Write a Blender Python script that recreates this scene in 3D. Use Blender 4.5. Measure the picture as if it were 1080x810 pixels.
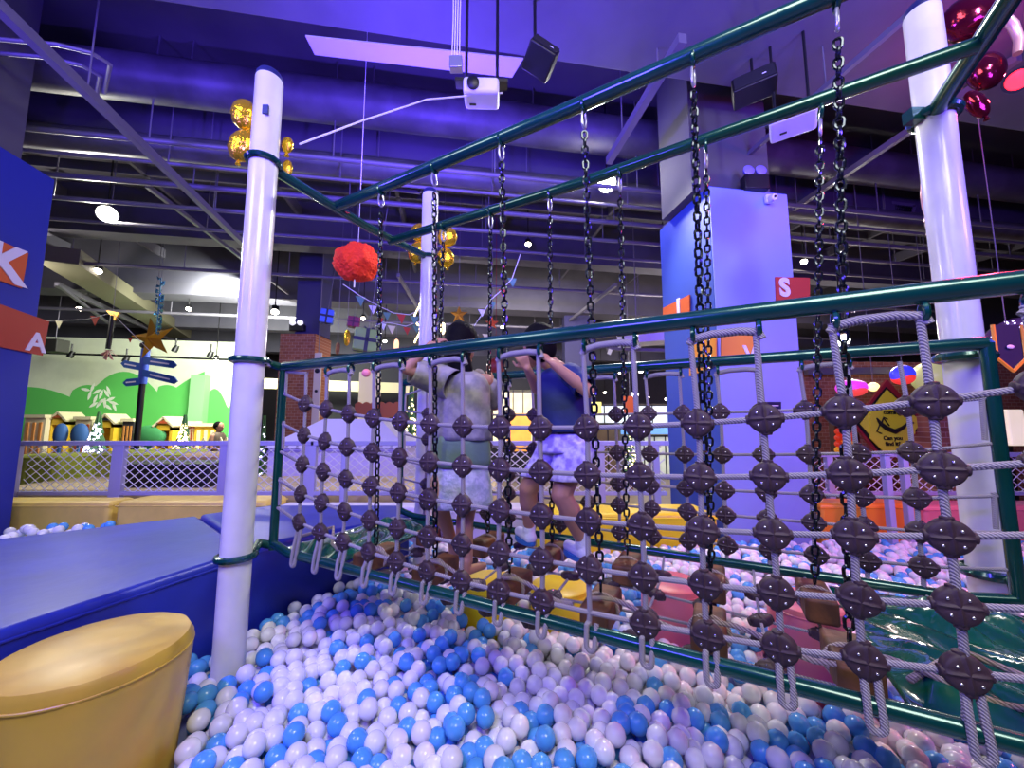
import bpy, bmesh, math, random
import numpy as np
from math import sin, cos, pi, radians, atan2, sqrt
from mathutils import Vector, Matrix, Euler, noise

random.seed(7)
for o in list(bpy.data.objects): bpy.data.objects.remove(o)
S = bpy.context.scene
COL = S.collection

# ------------------------------------------------------------------ camera
PITCH = radians(5.9); FPX = 407.0; CZ = 1.6
cam_d = bpy.data.cameras.new('camera'); cam = bpy.data.objects.new('camera', cam_d); COL.objects.link(cam)
cam.location = (0, 0, CZ); cam.rotation_euler = (pi/2 + PITCH, 0, 0)
cam_d.sensor_width = 36; cam_d.lens = 36*FPX/1080; cam_d.clip_start = 0.02; cam_d.clip_end = 200
S.camera = cam
S.view_settings.view_transform = 'Standard'; S.view_settings.look = 'None'
S.view_settings.gamma = 1; S.view_settings.use_curve_mapping = False
S.view_settings.exposure = 0.0

# ------------------------------------------------------------------ world and lights
W = bpy.data.worlds.new('world'); S.world = W; W.use_nodes = True
W.node_tree.nodes['Background'].inputs[0].default_value = (0.35, 0.35, 0.6, 1)
W.node_tree.nodes['Background'].inputs[1].default_value = 0.05

def light(kind, name, loc, target, color, power, size=0.5, angle=60, blend=0.5, sizey=None):
    d = bpy.data.lights.new(name, kind); d.color = color; d.energy = power
    if kind == 'AREA':
        d.size = size
        if sizey: d.shape = 'RECTANGLE'; d.size_y = sizey
    elif kind == 'SPOT':
        d.spot_size = radians(angle); d.spot_blend = blend; d.shadow_soft_size = size
    else: d.shadow_soft_size = size
    o = bpy.data.objects.new(name, d); COL.objects.link(o); o.location = loc
    if target is not None:
        o.rotation_euler = (Vector(target)-Vector(loc)).to_track_quat('-Z', 'Y').to_euler()
    return o
# unseen fill lights added behind and above the camera
light('AREA', 'room_fill_light', (0.7, -0.9, 4.6), (0.0, 2.2, 0.5), (1.0, 0.96, 0.86), 150, 1.6)
light('AREA', 'room_fill_light_side', (-3.4, -0.4, 4.4), (-0.6, 2.6, 0.6), (0.95, 0.93, 0.95), 55, 1.2)
# blue stage washes
light('AREA', 'blue_wash_up', (-1.2, -0.8, 3.2), (0.3, 4.0, 5.6), (0.12, 0.06, 1.0), 200, 0.8)
light('AREA', 'blue_wash_up_right', (3.6, 0.2, 3.4), (2.2, 4.8, 5.2), (0.16, 0.07, 1.0), 170, 0.7)
light('AREA', 'blue_wash_up_left', (-4.6, 0.4, 3.4), (-3.6, 5.0, 5.8), (0.12, 0.06, 1.0), 230, 0.7)
for q_, t_ in (((-1.37, 2.0, 3.66), (-1.6, 3.4, 6)), ((2.06, 1.73, 3.78), (2.6, 3.2, 6)), ((-0.72, 3.2, 3.75), (-0.6, 4.6, 6))):
    light('SPOT', 'blue_ceiling_fill', q_, t_, (0.11, 0.05, 1.0), 100 if q_[1] < 3 else 420, 0.05, 165, 0.4)  # unseen spots added at the pole tops to lift the ceiling's blue
for q_ in ((-6, 9.6, 3.6), (-1.5, 9.2, 3.4), (3.6, 8.8, 3.6), (8.5, 9.5, 3.6), (-3, 14.5, 3.4), (5, 15, 3.6), (-9, 6.6, 4.2)):
    light('POINT', 'hall_ceiling_fill', q_, None, (1.0, 0.93, 0.86), 85, 0.12)  # free point lights added to brighten the far ceiling, no lamp modelled there
light('SPOT', 'blue_spot_pit', (-2.4, 0.4, 4.2), (-1.0, 1.62, 0.45), (0.08, 0.05, 1.0), 620, 0.05, 22, 0.8)
light('SPOT', 'blue_spot_border', (-4.0, 1.0, 4.4), (-2.6, 2.6, 0.8), (0.28, 0.2, 1.0), 115, 0.1, 50, 0.9)
light('SPOT', 'violet_spot_pillar', (3.2, 0.6, 4.3), (2.5, 3.9, 3.4), (0.46, 0.50, 1.0), 230, 0.1, 88, 0.8)
light('SPOT', 'pink_spot_right', (5.6, 1.6, 3.9), (3.1, 3.0, 0.5), (1.0, 0.22, 0.32), 420, 0.1, 75, 0.9)
# warm room lamps further back
light('AREA', 'far_hall_light_left', (-6.5, 9.0, 4.3), (-9.0, 13.5, 1.8), (0.95, 1.0, 0.86), 620, 2.0)
light('AREA', 'far_hall_light_middle', (0.5, 8.5, 4.2), (0.5, 12, 0.5), (1.0, 0.93, 0.82), 180, 2.0)
light('AREA', 'far_hall_light_right', (7.5, 8.0, 4.2), (6.5, 9.5, 1.0), (1.0, 0.72, 0.66), 160, 2.0)

# ------------------------------------------------------------------ projection helpers (photo pixel -> place in the room)
def ray(px, py):
    x = (px-540)/FPX; y = (405-py)/FPX
    return Vector((x, cos(PITCH)-y*sin(PITCH), sin(PITCH)+y*cos(PITCH)))
CAM = Vector((0, 0, CZ))
def atY(px, py, Y):
    r = ray(px, py); return CAM + r*(Y/r.y)
def onZ(px, py, z):
    r = ray(px, py); return CAM + r*((z-CZ)/r.z)
def onP(px, py, P, n):
    r = ray(px, py); return CAM + r*((Vector(P)-CAM).dot(n)/r.dot(n))
AZ = radians(28.3)
v_ = Vector((sin(AZ), cos(AZ), 0)); e_ = Vector((cos(AZ), -sin(AZ), 0)); UP = Vector((0, 0, 1))
P0 = Vector((-1.312, 2.2, 0))
def NP(s, w, z): return P0 + e_*s + v_*w + UP*z
RA = radians(-9)
rv = Vector((sin(RA), cos(RA), 0)); re = Vector((cos(RA), -sin(RA), 0))

# ------------------------------------------------------------------ materials
def lin(h):
    h = h.lstrip('#'); c = [int(h[i:i+2], 16)/255 for i in (0, 2, 4)]
    return tuple((x/12.92 if x <= 0.04045 else ((x+0.055)/1.055)**2.4) for x in c) + (1,)
MATS = {}
def mat(name, hexc, rough=0.5, metal=0.0, bump=0.0, bscale=40, vary=0.0, vscale=6, emit=0.0, coat=0.0, second=None, trans=0.0):
    if name in MATS: return MATS[name]
    m = bpy.data.materials.new(name); m.use_nodes = True; nt = m.node_tree; b = nt.nodes['Principled BSDF']
    c = lin(hexc); b.inputs['Base Color'].default_value = c
    b.inputs['Roughness'].default_value = rough; b.inputs['Metallic'].default_value = metal
    b.inputs['Coat Weight'].default_value = coat
    if trans: b.inputs['Transmission Weight'].default_value = trans
    if emit: b.inputs['Emission Color'].default_value = c; b.inputs['Emission Strength'].default_value = emit
    tc = nt.nodes.new('ShaderNodeTexCoord')
    if vary or second:
        n = nt.nodes.new('ShaderNodeTexNoise'); n.inputs['Scale'].default_value = vscale; n.inputs['Detail'].default_value = 4
        nt.links.new(tc.outputs['Object'], n.inputs['Vector'])
        r = nt.nodes.new('ShaderNodeValToRGB'); r.color_ramp.elements[0].position = 0.38; r.color_ramp.elements[1].position = 0.62
        if second: r.color_ramp.elements[0].color = lin(second); r.color_ramp.elements[1].color = c
        else:
            r.color_ramp.elements[0].color = tuple(x*(1-vary) for x in c[:3]) + (1,)
            r.color_ramp.elements[1].color = tuple(min(1, x*(1+vary)) for x in c[:3]) + (1,)
        nt.links.new(n.outputs['Fac'], r.inputs['Fac']); nt.links.new(r.outputs['Color'], b.inputs['Base Color'])
    if bump:
        n2 = nt.nodes.new('ShaderNodeTexNoise'); n2.inputs['Scale'].default_value = bscale; n2.inputs['Detail'].default_value = 3
        nt.links.new(tc.outputs['Object'], n2.inputs['Vector'])
        bp = nt.nodes.new('ShaderNodeBump'); bp.inputs['Strength'].default_value = bump; bp.inputs['Distance'].default_value = 0.01
        nt.links.new(n2.outputs['Fac'], bp.inputs['Height']); nt.links.new(bp.outputs['Normal'], b.inputs['Normal'])
    MATS[name] = m; return m
def brick_mat(name, c1, c2, mortar, scale=3.0):
    m = bpy.data.materials.new(name); m.use_nodes = True; nt = m.node_tree; b = nt.nodes['Principled BSDF']
    tc = nt.nodes.new('ShaderNodeTexCoord'); mp = nt.nodes.new('ShaderNodeMapping'); mp.inputs['Rotation'].default_value = (pi/2, 0, 0)
    br = nt.nodes.new('ShaderNodeTexBrick'); br.inputs['Color1'].default_value = lin(c1); br.inputs['Color2'].default_value = lin(c2)
    br.inputs['Mortar'].default_value = lin(mortar); br.inputs['Scale'].default_value = scale; br.inputs['Mortar Size'].default_value = 0.012
    nt.links.new(tc.outputs['Object'], mp.inputs['Vector']); nt.links.new(mp.outputs['Vector'], br.inputs['Vector'])
    nt.links.new(br.outputs['Color'], b.inputs['Base Color']); b.inputs['Roughness'].default_value = 0.85
    MATS[name] = m; return m
def rope_mat(name, c1, c2, scale):
    m = bpy.data.materials.new(name); m.use_nodes = True; nt = m.node_tree; b = nt.nodes['Principled BSDF']
    tc = nt.nodes.new('ShaderNodeTexCoord')
    mp = nt.nodes.new('ShaderNodeMapping'); mp.inputs['Rotation'].default_value = (0.6, 0.7, 0.4)
    w = nt.nodes.new('ShaderNodeTexWave'); w.inputs['Scale'].default_value = scale; w.inputs['Distortion'].default_value = 0.8
    w2 = nt.nodes.new('ShaderNodeTexNoise'); w2.inputs['Scale'].default_value = 300
    nt.links.new(tc.outputs['Object'], mp.inputs['Vector']); nt.links.new(mp.outputs['Vector'], w.inputs['Vector'])
    nt.links.new(tc.outputs['Object'], w2.inputs['Vector'])
    r = nt.nodes.new('ShaderNodeValToRGB'); r.color_ramp.elements[0].color = lin(c2); r.color_ramp.elements[1].color = lin(c1)
    r.color_ramp.elements[0].position = 0.15; r.color_ramp.elements[1].position = 0.55
    nt.links.new(w.outputs['Fac'], r.inputs['Fac']); nt.links.new(r.outputs['Color'], b.inputs['Base Color'])
    bp = nt.nodes.new('ShaderNodeBump'); bp.inputs['Strength'].default_value = 0.5; bp.inputs['Distance'].default_value = 0.003
    nt.links.new(w.outputs['Fac'], bp.inputs['Height']); nt.links.new(bp.outputs['Normal'], b.inputs['Normal'])
    b.inputs['Roughness'].default_value = 0.8
    MATS[name] = m; return m

M_green = mat('green_enamel', '#0a4a44', 0.22, 0.35, coat=0.5, vary=0.15, vscale=3)
M_pole = mat('white_pole_wrap', '#d8d8d4', 0.28, bump=0.12, bscale=9, coat=0.2, vary=0.06, vscale=5)
M_knot = mat('brown_plastic_knot', '#3a2830', 0.62, bump=0.1, bscale=200, vary=0.12, vscale=30)
M_bolt = mat('bolt_steel', '#d0d0d8', 0.25, 0.9)
M_rope = rope_mat('grey_braided_rope', '#a5a0a4', '#6b6670', 55)
M_ropeold = rope_mat('frayed_hemp_rope', '#b8ab9a', '#7c6f60', 40)
M_chain = mat('dark_chain_metal', '#343a40', 0.2, 0.85)
M_steel = mat('galvanised_steel', '#b4b6bd', 0.3, 0.7)
M_bluepad = mat('blue_vinyl', '#1e2e98', 0.38, bump=0.25, bscale=7, vary=0.15, vscale=2.5)
M_yellow = mat('yellow_vinyl', '#c4a236', 0.4, bump=0.3, bscale=6, vary=0.06, vscale=5)
M_yellow2 = mat('pale_yellow_vinyl', '#e0c25a', 0.45, bump=0.2, bscale=5, vary=0.05)
M_stepyel = mat('lemon_vinyl', '#e8cf1a', 0.4, bump=0.1, bscale=6)
M_pink = mat('pink_vinyl', '#e07a86', 0.4, bump=0.1, bscale=6)
M_orange = mat('orange_vinyl', '#f0912a', 0.4, bump=0.1, bscale=6)
M_lilac = mat('lilac_vinyl', '#c9c4dc', 0.5, bump=0.1)
M_white = mat('white_ball_plastic', '#e6e6ea', 0.22)
M_cyan = mat('blue_ball_plastic', '#56a2e2', 0.22)
M_wood = mat('brown_wood', '#8a5a30', 0.6, bump=0.4, bscale=25, second='#5f3a1c', vscale=9)
M_vinylg = mat('dark_green_tarp', '#0c5a44', 0.16, coat=0.8, bump=0.2, bscale=12)
M_conc = mat('painted_ceiling', '#55535c', 0.8, vary=0.15, vscale=0.8)
M_beam = mat('painted_beam', '#565460', 0.75, vary=0.1, vscale=1.5)
M_pipe = mat('grey_conduit', '#74717c', 0.5, 0.3)
M_duct = mat('duct_wrap', '#5a5862', 0.5, 0.2, vary=0.2, vscale=3)
M_black = mat('black_plastic', '#0c0c10', 0.45)
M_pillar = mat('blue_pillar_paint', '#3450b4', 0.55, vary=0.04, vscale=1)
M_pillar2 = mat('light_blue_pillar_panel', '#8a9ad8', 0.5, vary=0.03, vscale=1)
M_letter = mat('white_letter', '#e4e0f0', 0.5)
M_tile = mat('orange_tile', '#d9602c', 0.5); M_tiler = mat('red_tile', '#b8402e', 0.5); M_tiley = mat('amber_tile', '#e8922c', 0.5)
M_gold = mat('gold_foil', '#f0c428', 0.2, 0.75, bump=1.0, bscale=30)
M_skin = mat('skin', '#b58468', 0.55, bump=0.05, bscale=60, vary=0.05)
M_hair = mat('black_hair', '#08070a', 0.75, bump=0.3, bscale=220)
M_lens = mat('lamp_lens', '#fff4e0', 0.3, emit=40)
M_lensbig = mat('flood_lens', '#fffbe8', 0.3, emit=260)
M_fence = mat('lilac_fence_paint', '#a8a6cc', 0.5)
M_net = mat('white_net_cord', '#dcdcdc', 0.7)
M_cream = mat('cream_beam_paint', '#d8d2a0', 0.7)
M_brick = brick_mat('red_brick', '#a86a4a', '#8c5238', '#bfa288', 4.0)
M_whitep = mat('white_plastic', '#e6e2f4', 0.4)

# ------------------------------------------------------------------ mesh builder
M_hair.node_tree.nodes['Principled BSDF'].inputs['Specular IOR Level'].default_value = 0.12
class MB:
    def __init__(s): s.v = []; s.f = []; s.mi = []; s.mats = []; s.cur = 0
    def m(s, material):
        if material not in s.mats: s.mats.append(material)
        s.cur = s.mats.index(material); return s
    def add(s, vs, fs):
        n = len(s.v); s.v += [tuple(p) for p in vs]; s.f += [tuple(i+n for i in f) for f in fs]; s.mi += [s.cur]*len(fs); return s
    def box(s, c, size, ax=None):
        c = Vector(c); X, Y, Z = ax if ax else (Vector((1,0,0)), Vector((0,1,0)), UP)
        a, b, d = [q/2 for q in size]
        vs = [c + X*(i*a) + Y*(j*b) + Z*(k*d) for i in (-1,1) for j in (-1,1) for k in (-1,1)]
        return s.add(vs, [(0,1,3,2),(4,6,7,5),(0,4,5,1),(2,3,7,6),(0,2,6,4),(1,5,7,3)])
    def beam(s, a, b, w, h):
        a, b = Vector(a), Vector(b); d = (b-a); L = d.length; d.normalize()
        side = d.cross(UP); side = side.normalized() if side.length > 1e-4 else Vector((1,0,0)); up = side.cross(d)
        return s.box((a+b)/2, (L, w, h), (d, side, up))
    def tube(s, pts, r, n=8, cap=True, closed=False):
        pts = [Vector(p) for p in pts]; N = len(pts); rs = r if isinstance(r, (list, tuple)) else [r]*N
        t0 = (pts[1]-pts[0]).normalized(); a = Vector((0,0,1)) if abs(t0.z) < 0.9 else Vector((1,0,0))
        nrm = (a - t0*a.dot(t0)).normalized(); vs = []; fs = []
        for i in range(N):
            if closed: t = (pts[(i+1) % N]-pts[i-1]).normalized()
            else: t = (pts[min(i+1, N-1)]-pts[max(i-1, 0)]).normalized()
            nrm = nrm - t*nrm.dot(t)
            nrm = nrm.normalized() if nrm.length > 1e-6 else t.orthogonal().normalized()
            bn = t.cross(nrm)
            for k in range(n):
                q = 2*pi*k/n; vs.append(pts[i] + (nrm*cos(q)+bn*sin(q))*rs[i])
        for i in range(N if closed else N-1):
            j = (i+1) % N
            for k in range(n): fs.append((i*n+k, i*n+(k+1) % n, j*n+(k+1) % n, j*n+k))
        if cap and not closed: fs.append(tuple(range(n))[::-1]); fs.append(tuple((N-1)*n+k for k in range(n)))
        return s.add(vs, fs)
    def loft(s, rings, cap=True):
        n = len(rings[0]); vs = [p for r in rings for p in r]; fs = []
        for i in range(len(rings)-1):
            for k in range(n): fs.append((i*n+k, i*n+(k+1) % n, (i+1)*n+(k+1) % n, (i+1)*n+k))
        if cap: fs.append(tuple(range(n))[::-1]); fs.append(tuple((len(rings)-1)*n+k for k in range(n)))
        return s.add(vs, fs)
    def lathe(s, c, prof, n=24, axis=None):
        c = Vector(c); Z = (axis or UP).normalized(); X = Z.orthogonal().normalized(); Y = Z.cross(X)
        return s.loft([[c + Z*z + (X*cos(2*pi*k/n)+Y*sin(2*pi*k/n))*r for k in range(n)] for r, z in prof])
    def ball(s, c, rad, nu=12, nv=8, ax=None):
        c = Vector(c); R = rad if isinstance(rad, (tuple, list)) else (rad,)*3
        X, Y, Z = ax if ax else (Vector((1,0,0)), Vector((0,1,0)), UP)
        vs = [c - Z*R[2]]; fs = []
        for j in range(1, nv):
            th = -pi/2+pi*j/nv
            for i in range(nu):
                ph = 2*pi*i/nu; vs.append(c + X*(R[0]*cos(th)*cos(ph)) + Y*(R[1]*cos(th)*sin(ph)) + Z*(R[2]*sin(th)))
        vs.append(c + Z*R[2]); top = len(vs)-1
        for i in range(nu): fs.append((0, 1+(i+1) % nu, 1+i)); fs.append((top, top-nu+i, top-nu+(i+1) % nu))
        for j in range(nv-2):
            for i in range(nu): a = 1+j*nu; fs.append((a+i, a+(i+1) % nu, a+nu+(i+1) % nu, a+nu+i))
        return s.add(vs, fs)
    def prism(s, pts, off):
        n = len(pts); off = Vector(off); pts = [Vector(p) for p in pts]
        return s.add(pts + [p+off for p in pts], [tuple(range(n))[::-1], tuple(range(n, 2*n))] + [(i, (i+1) % n, n+(i+1) % n, n+i) for i in range(n)])
    def quad(s, a, b, c, d): return s.add([a, b, c, d], [(0,1,2,3)])
    def mesh(s, name, smooth=True):
        me = bpy.data.meshes.new(name); me.from_pydata(s.v, [], s.f)
        for m in s.mats: me.materials.append(m)
        me.polygons.foreach_set('material_index', s.mi)
        if smooth: me.polygons.foreach_set('use_smooth', [True]*len(s.f))
        me.update()
        bm = bmesh.new(); bm.from_mesh(me); bmesh.ops.recalc_face_normals(bm, faces=bm.faces); bm.to_mesh(me); bm.free()
        if smooth:
            try: me.set_sharp_from_angle(angle=radians(40))
            except Exception: pass
        return me
    def build(s, name, material=None, parent=None, bev=0, smooth=True, **tags):
        if material is not None and not s.mats: s.mats.append(material)
        o = bpy.data.objects.new(name, s.mesh(name, smooth)); COL.objects.link(o)
        if parent is not None: o.parent = parent
        if bev:
            b = o.modifiers.new('bevel', 'BEVEL'); b.width = bev; b.segments = 3; b.limit_method = 'ANGLE'
        for k, x in tags.items(): o[k] = x
        return o
def mb(material): return MB().m(material)
def thing(name, label, cat, group=None, loc=(0,0,0)):
    o = bpy.data.objects.new(name, None); COL.objects.link(o); o.location = loc; o.empty_display_size = 0.05
    o['label'] = label; o['category'] = cat
    if group: o['group'] = group
    return o
def tag(o, label, cat, group=None):
    o['label'] = label; o['category'] = cat
    if group: o['group'] = group
    return o
def struct(o): o['kind'] = 'structure'; return o
def fix_origins():
    # put every thing's origin at its own base, keeping the world positions of its parts
    bpy.context.view_layer.update()
def text_mesh(name, body, size, origin, X, Y, material, depth=0.004, parent=None, align='CENTER', bold=0.0):
    cu = bpy.data.curves.new('lettering', 'FONT'); cu.body = body; cu.size = size; cu.extrude = depth; cu.align_x = align; cu.align_y = 'CENTER'; cu.offset = bold
    t = bpy.data.objects.new('lettering', cu); COL.objects.link(t)
    bpy.context.view_layer.update()
    me = bpy.data.meshes.new_from_object(t.evaluated_get(bpy.context.evaluated_depsgraph_get()))
    bpy.data.objects.remove(t)
    X = Vector(X).normalized(); Y = Vector(Y).normalized(); Z = X.cross(Y)
    M = Matrix((X, Y, Z)).transposed().to_4x4(); M.translation = Vector(origin); me.transform(M)
    me.name = name; me.materials.clear(); me.materials.append(material)
    o = bpy.data.objects.new(name, me); COL.objects.link(o)
    if parent is not None: o.parent = parent
    return o

# ================================================================== SETTING
floor = struct(mb(mat('hall_floor', '#8a7c70', 0.4, vary=0.1, vscale=1)).box((0, 6, -0.05), (46, 34, 0.1)).build('floor', smooth=False))
CE = 6.0
struct(mb(M_conc).box((0, 6, CE+0.1), (46, 34, 0.2)).build('ceiling', smooth=False))
M_wall = mat('dark_wall_paint', '#57535c', 0.85, vary=0.1, vscale=0.5)
struct(mb(M_wall).box((0, 22.9, CE/2), (46, 0.2, CE)).build('wall_back', smooth=False))
struct(mb(M_wall).box((-22.9, 6, CE/2), (0.2, 34, CE)).build('wall_left', smooth=False))
struct(mb(M_wall).box((22.9, 6, CE/2), (0.2, 34, CE)).build('wall_right', smooth=False))
struct(mb(M_wall).box((0, -10.9, CE/2), (46, 0.2, CE)).build('wall_front', smooth=False))

def RP(x, y, z): return re*x + rv*y + UP*z        # point in the building's own grid
# soffit over the near side, with a strip of bare board along its edge
sof = mb(M_beam); sof.box(RP(0, 0.6, 5.5), (30, 5.2, 1.0), (re, rv, UP)); struct(sof.build('trim_soffit', smooth=False, bev=0.01))
a0, a1, a2, a3 = [onP(x, y, (0, 0, 4.995), UP) for x, y in ((322, 38), (552, 62), (540, 82), (332, 58))]
mb(mat('bare_plasterboard', '#bdb6cc', 0.8, bump=0.2, bscale=4)).prism([a0, a1, a2, a3], (0, 0, 0.012)).build('trim_patch', smooth=False)['kind'] = 'structure'
# beams across the ceiling
for i, (y, w, z0) in enumerate([(5.35, 0.5, 5.15), (8.0, 0.35, 5.1), (10.6, 0.6, 4.75), (13.4, 0.4, 4.6), (16.4, 0.5, 4.4)]):
    struct(mb(M_beam).box(RP(0, y, (z0+CE)/2), (40, w, CE-z0), (re, rv, UP)).build('trim_beam', smooth=False))
for i, x in enumerate([-9.0, -2.6, 1.2, 5.4, 9.5]):
    struct(mb(M_beam).box(RP(x, 15.5, 5.6), (0.35, 10, 0.8), (re, rv, UP)).build('trim_cross_beam', smooth=False))

# round ducts and pipes along the grid
def pipe_thing(name, label, cat, a, b, r, material, group=None, hang=True, n=12):
    t = thing(name, label, cat, group)
    a, b = Vector(a), Vector(b)
    mb(material).tube([a, b], r, n).build('pipe_run', parent=t)
    if hang:
        L = (b-a).length; k = max(2, int(L/1.9))
        for i in range(k):
            p = a.lerp(b, (i+0.5)/k); mb(M_pipe).tube([p, Vector((p.x, p.y, CE))], 0.008, 5).build('hanger_rod', parent=t)
    return t
pipe_thing('ventilation_duct', 'fat round duct running across the blue-lit ceiling behind the front soffit', 'duct', RP(-12, 4.55, 5.45), RP(14, 4.55, 5.45), 0.24, M_duct)
pipe_thing('ventilation_duct', 'second wide duct lying low and dark just behind the fat round duct', 'duct', RP(-12, 5.0, 4.95), RP(14, 5.0, 4.95), 0.14, M_duct)
names = ['topmost thin conduit below the fat duct', 'second conduit down, passing above the flood lamp', 'third conduit down, level with the flood lamp', 'fourth conduit down across the middle ceiling',
         'fifth conduit down, over the red pom-pom', 'sixth conduit down, behind the red pom-pom', 'lowest far conduit near the track lights']
for nm, (y, z, r) in zip(names, [(4.55, 4.72, 0.03), (4.85, 4.66, 0.022), (5.3, 4.66, 0.035), (5.75, 4.6, 0.03), (6.6, 4.7, 0.028), (8.3, 4.65, 0.035), (11.0, 4.45, 0.04)]):
    pipe_thing('conduit', 'grey ' + nm, 'pipe', RP(-12, y, z), RP(13, y, z), r, M_pipe, 'conduits across the ceiling')
# long tracks running away from the camera
def track(label, a, b, w=0.05, name='lighting_track'):
    t = thing(name, label, 'lighting track', 'tracks running away under the ceiling')
    mb(M_pipe).beam(a, b, w, w*1.2).build('rail', parent=t, smooth=False)
    a, b = Vector(a), Vector(b); k = max(2, int((b-a).length/2))
    for i in range(k):
        p = a.lerp(b, (i+0.5)/k); mb(M_pipe).tube([p, Vector((p.x, p.y, CE))], 0.007, 5).build('hanger_rod', parent=t)
track('long violet-lit track slanting down from the top left corner', onP(-60, -50, (0,0,4.5), UP), onP(262, 262, (0,0,4.5), UP), 0.07)
track('pale track dropping toward the big flood lamp from the upper right', onP(720, 40, (0,0,4.7), UP), onP(642, 170, (0,0,4.7), UP), 0.07)
track('thin track passing left of the red pom-pom', onP(155, 196, (0,0,4.9), UP), onP(315, 318, (0,0,4.9), UP), 0.05)
track('dark track crossing behind the emergency lamp on the right', onP(1000, -20, (0,0,4.6), UP), onP(700, 240, (0,0,4.6), UP), 0.04)
track('grey track seen between the far right chains', onP(1075, 60, (0,0,4.9), UP), onP(800, 245, (0,0,4.9), UP), 0.06)
track('far track above the green wall', onP(60, 300, (0,0,4.6), UP), onP(250, 392, (0,0,4.6), UP), 0.09)
track('far track left of the middle hall', onP(420, 290, (0,0,4.6), UP), onP(470, 375, (0,0,4.6), UP), 0.06)
track('far track behind the boy', onP(650, 300, (0,0,4.6), UP), onP(560, 370, (0,0,4.6), UP), 0.06)
# bent conduit at the top left
b_ = [onP(x, y, (0,0,4.9), UP) for x, y in ((-40, 38), (60, 47), (97, 56), (116, 68), (110, 98))]
t = thing('bent_conduit', 'pair of thin conduits with a chamfered bend at the upper left', 'pipe')
mb(M_pipe).tube(b_, 0.018, 8).build('outer_pipe', parent=t)
mb(M_pipe).tube([p + Vector((-0.22, 0.12, 0)) for p in b_], 0.018, 8).build('inner_pipe', parent=t)
# roof joist grid further back
jl = mb(M_beam)
for k in range(14): jl.box(RP(-13+2.0*k, 9.4, 5.75), (0.06, 6, 0.22), (re, rv, UP))
for k in range(5): jl.box(RP(0, 6.8+1.3*k, 5.72), (34, 0.05, 0.16), (re, rv, UP))
struct(jl.build('trim_joists', smooth=False))
dd = thing('air_duct', 'long rectangular duct slanting away above the green wall', 'duct')
mb(mat('green_lit_duct', '#6e6a54', 0.6)).beam(onP(60, 268, (0,0,4.7), UP), onP(190, 352, (0,0,4.7), UP), 0.6, 0.3).build('duct_box', parent=dd, smooth=False)  # olive tint puts the green light on this duct into its colour
mb(M_pipe).beam(onP(60, 300, (0,0,4.5), UP), onP(120, 345, (0,0,4.5), UP), 0.06, 0.05).build('support_rail', parent=dd, smooth=False)

# ---- ceiling grilles
def grille(label, pts):
    t = thing('air_grille', label, 'vent', 'ceiling air grilles'); c = sum(pts, Vector())/4
    f = mb(M_pipe)
    for i in range(4): f.beam(pts[i], pts[(i+1) % 4], 0.035, 0.05)
    f.build('frame', parent=t, smooth=False)
    s = mb(M_black)
    for k in range(1, 9): s.beam(pts[0].lerp(pts[3], k/9), pts[1].lerp(pts[2], k/9), 0.02, 0.008)
    for k in range(1, 14): s.beam(pts[0].lerp(pts[1], k/14), pts[3].lerp(pts[2], k/14), 0.02, 0.008)
    s.build('slats', parent=t, smooth=False)
grille('white-framed air grille seen left of the near overhead rail', [atY(402, 174, 5.3), atY(443, 178, 5.3), atY(443, 203, 5.3), atY(402, 198, 5.3)])
grille('tilted air grille seen left of the big right pole', [atY(931, 213, 6.2), atY(964, 217, 6.2), atY(958, 243, 6.2), atY(924, 240, 6.2)])

# ---- the blue clad pillars (box section, the panels are part of the building)
C0 = Vector((2.05, 3.8, 0)); PW = 0.93
def quadbox(c, du, dv, z0, z1, m, name, parent=None, bev=0.0, inset=0):
    return m.prism([c + UP*z0, c+du + UP*z0, c+du+dv + UP*z0, c+dv + UP*z0], (0, 0, z1-z0))
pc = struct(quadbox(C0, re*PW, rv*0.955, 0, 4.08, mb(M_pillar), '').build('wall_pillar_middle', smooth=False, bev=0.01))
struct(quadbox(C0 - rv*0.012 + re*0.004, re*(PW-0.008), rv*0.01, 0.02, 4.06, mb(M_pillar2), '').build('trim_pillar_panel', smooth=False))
struct(quadbox(C0 + re*-0.10 + rv*0.12, re*0.95, rv*0.6, 4.08, CE, mb(M_conc), '').build('wall_column_upper', smooth=False))
LF = atY(25, 447, 3.74); LF.z = 0
struct(quadbox(LF, -rv*1.5, -re*1.5, 0, 4.1, mb(M_pillar if False else mat('deep_blue_pillar_paint', '#1c2ca0', 0.55, vary=0.05, vscale=1)), '').build('wall_pillar_left', smooth=False, bev=0.01))
struct(quadbox(LF - rv*0.2 - re*0.12, -rv*1.3, -re*1.3, 4.1, CE, mb(M_conc), '').build('wall_column_left', smooth=False))

def face_tile(name, label, P, n, px, material, out, letter=None, lp=None, lsize=0.2, X=None, cat='letter tile', group=None, lw=1.0):
    pts = [onP(x, y, P, n) + out*0.01 for x, y in px]
    t = thing(name, label, cat, group)
    mb(material).prism(pts, out*0.015).build('board', parent=t, smooth=False)
    if letter:
        o = onP(lp[0], lp[1], P, n) + out*0.03
        text_mesh('letter', letter, lsize, o, X, UP, M_letter, 0.004, t, bold=0.006*lw)
    return t
nL = re   # plane of the left pillar's visible side: normal re
face_tile('letter_tile', 'orange square board with white letter K on the left blue pillar', LF, nL, [(-60, 228), (27, 267), (20, 304), (-60, 276)], M_tile, re, 'K', (3, 279), 0.46, rv, lw=3)
face_tile('letter_tile', 'red board with small white letter A on the left blue pillar', LF, nL, [(-90, 290), (49, 339), (42, 375), (-90, 348)], M_tiler, re, 'A', (35, 362), 0.26, rv, lw=1)
CL = C0
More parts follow.
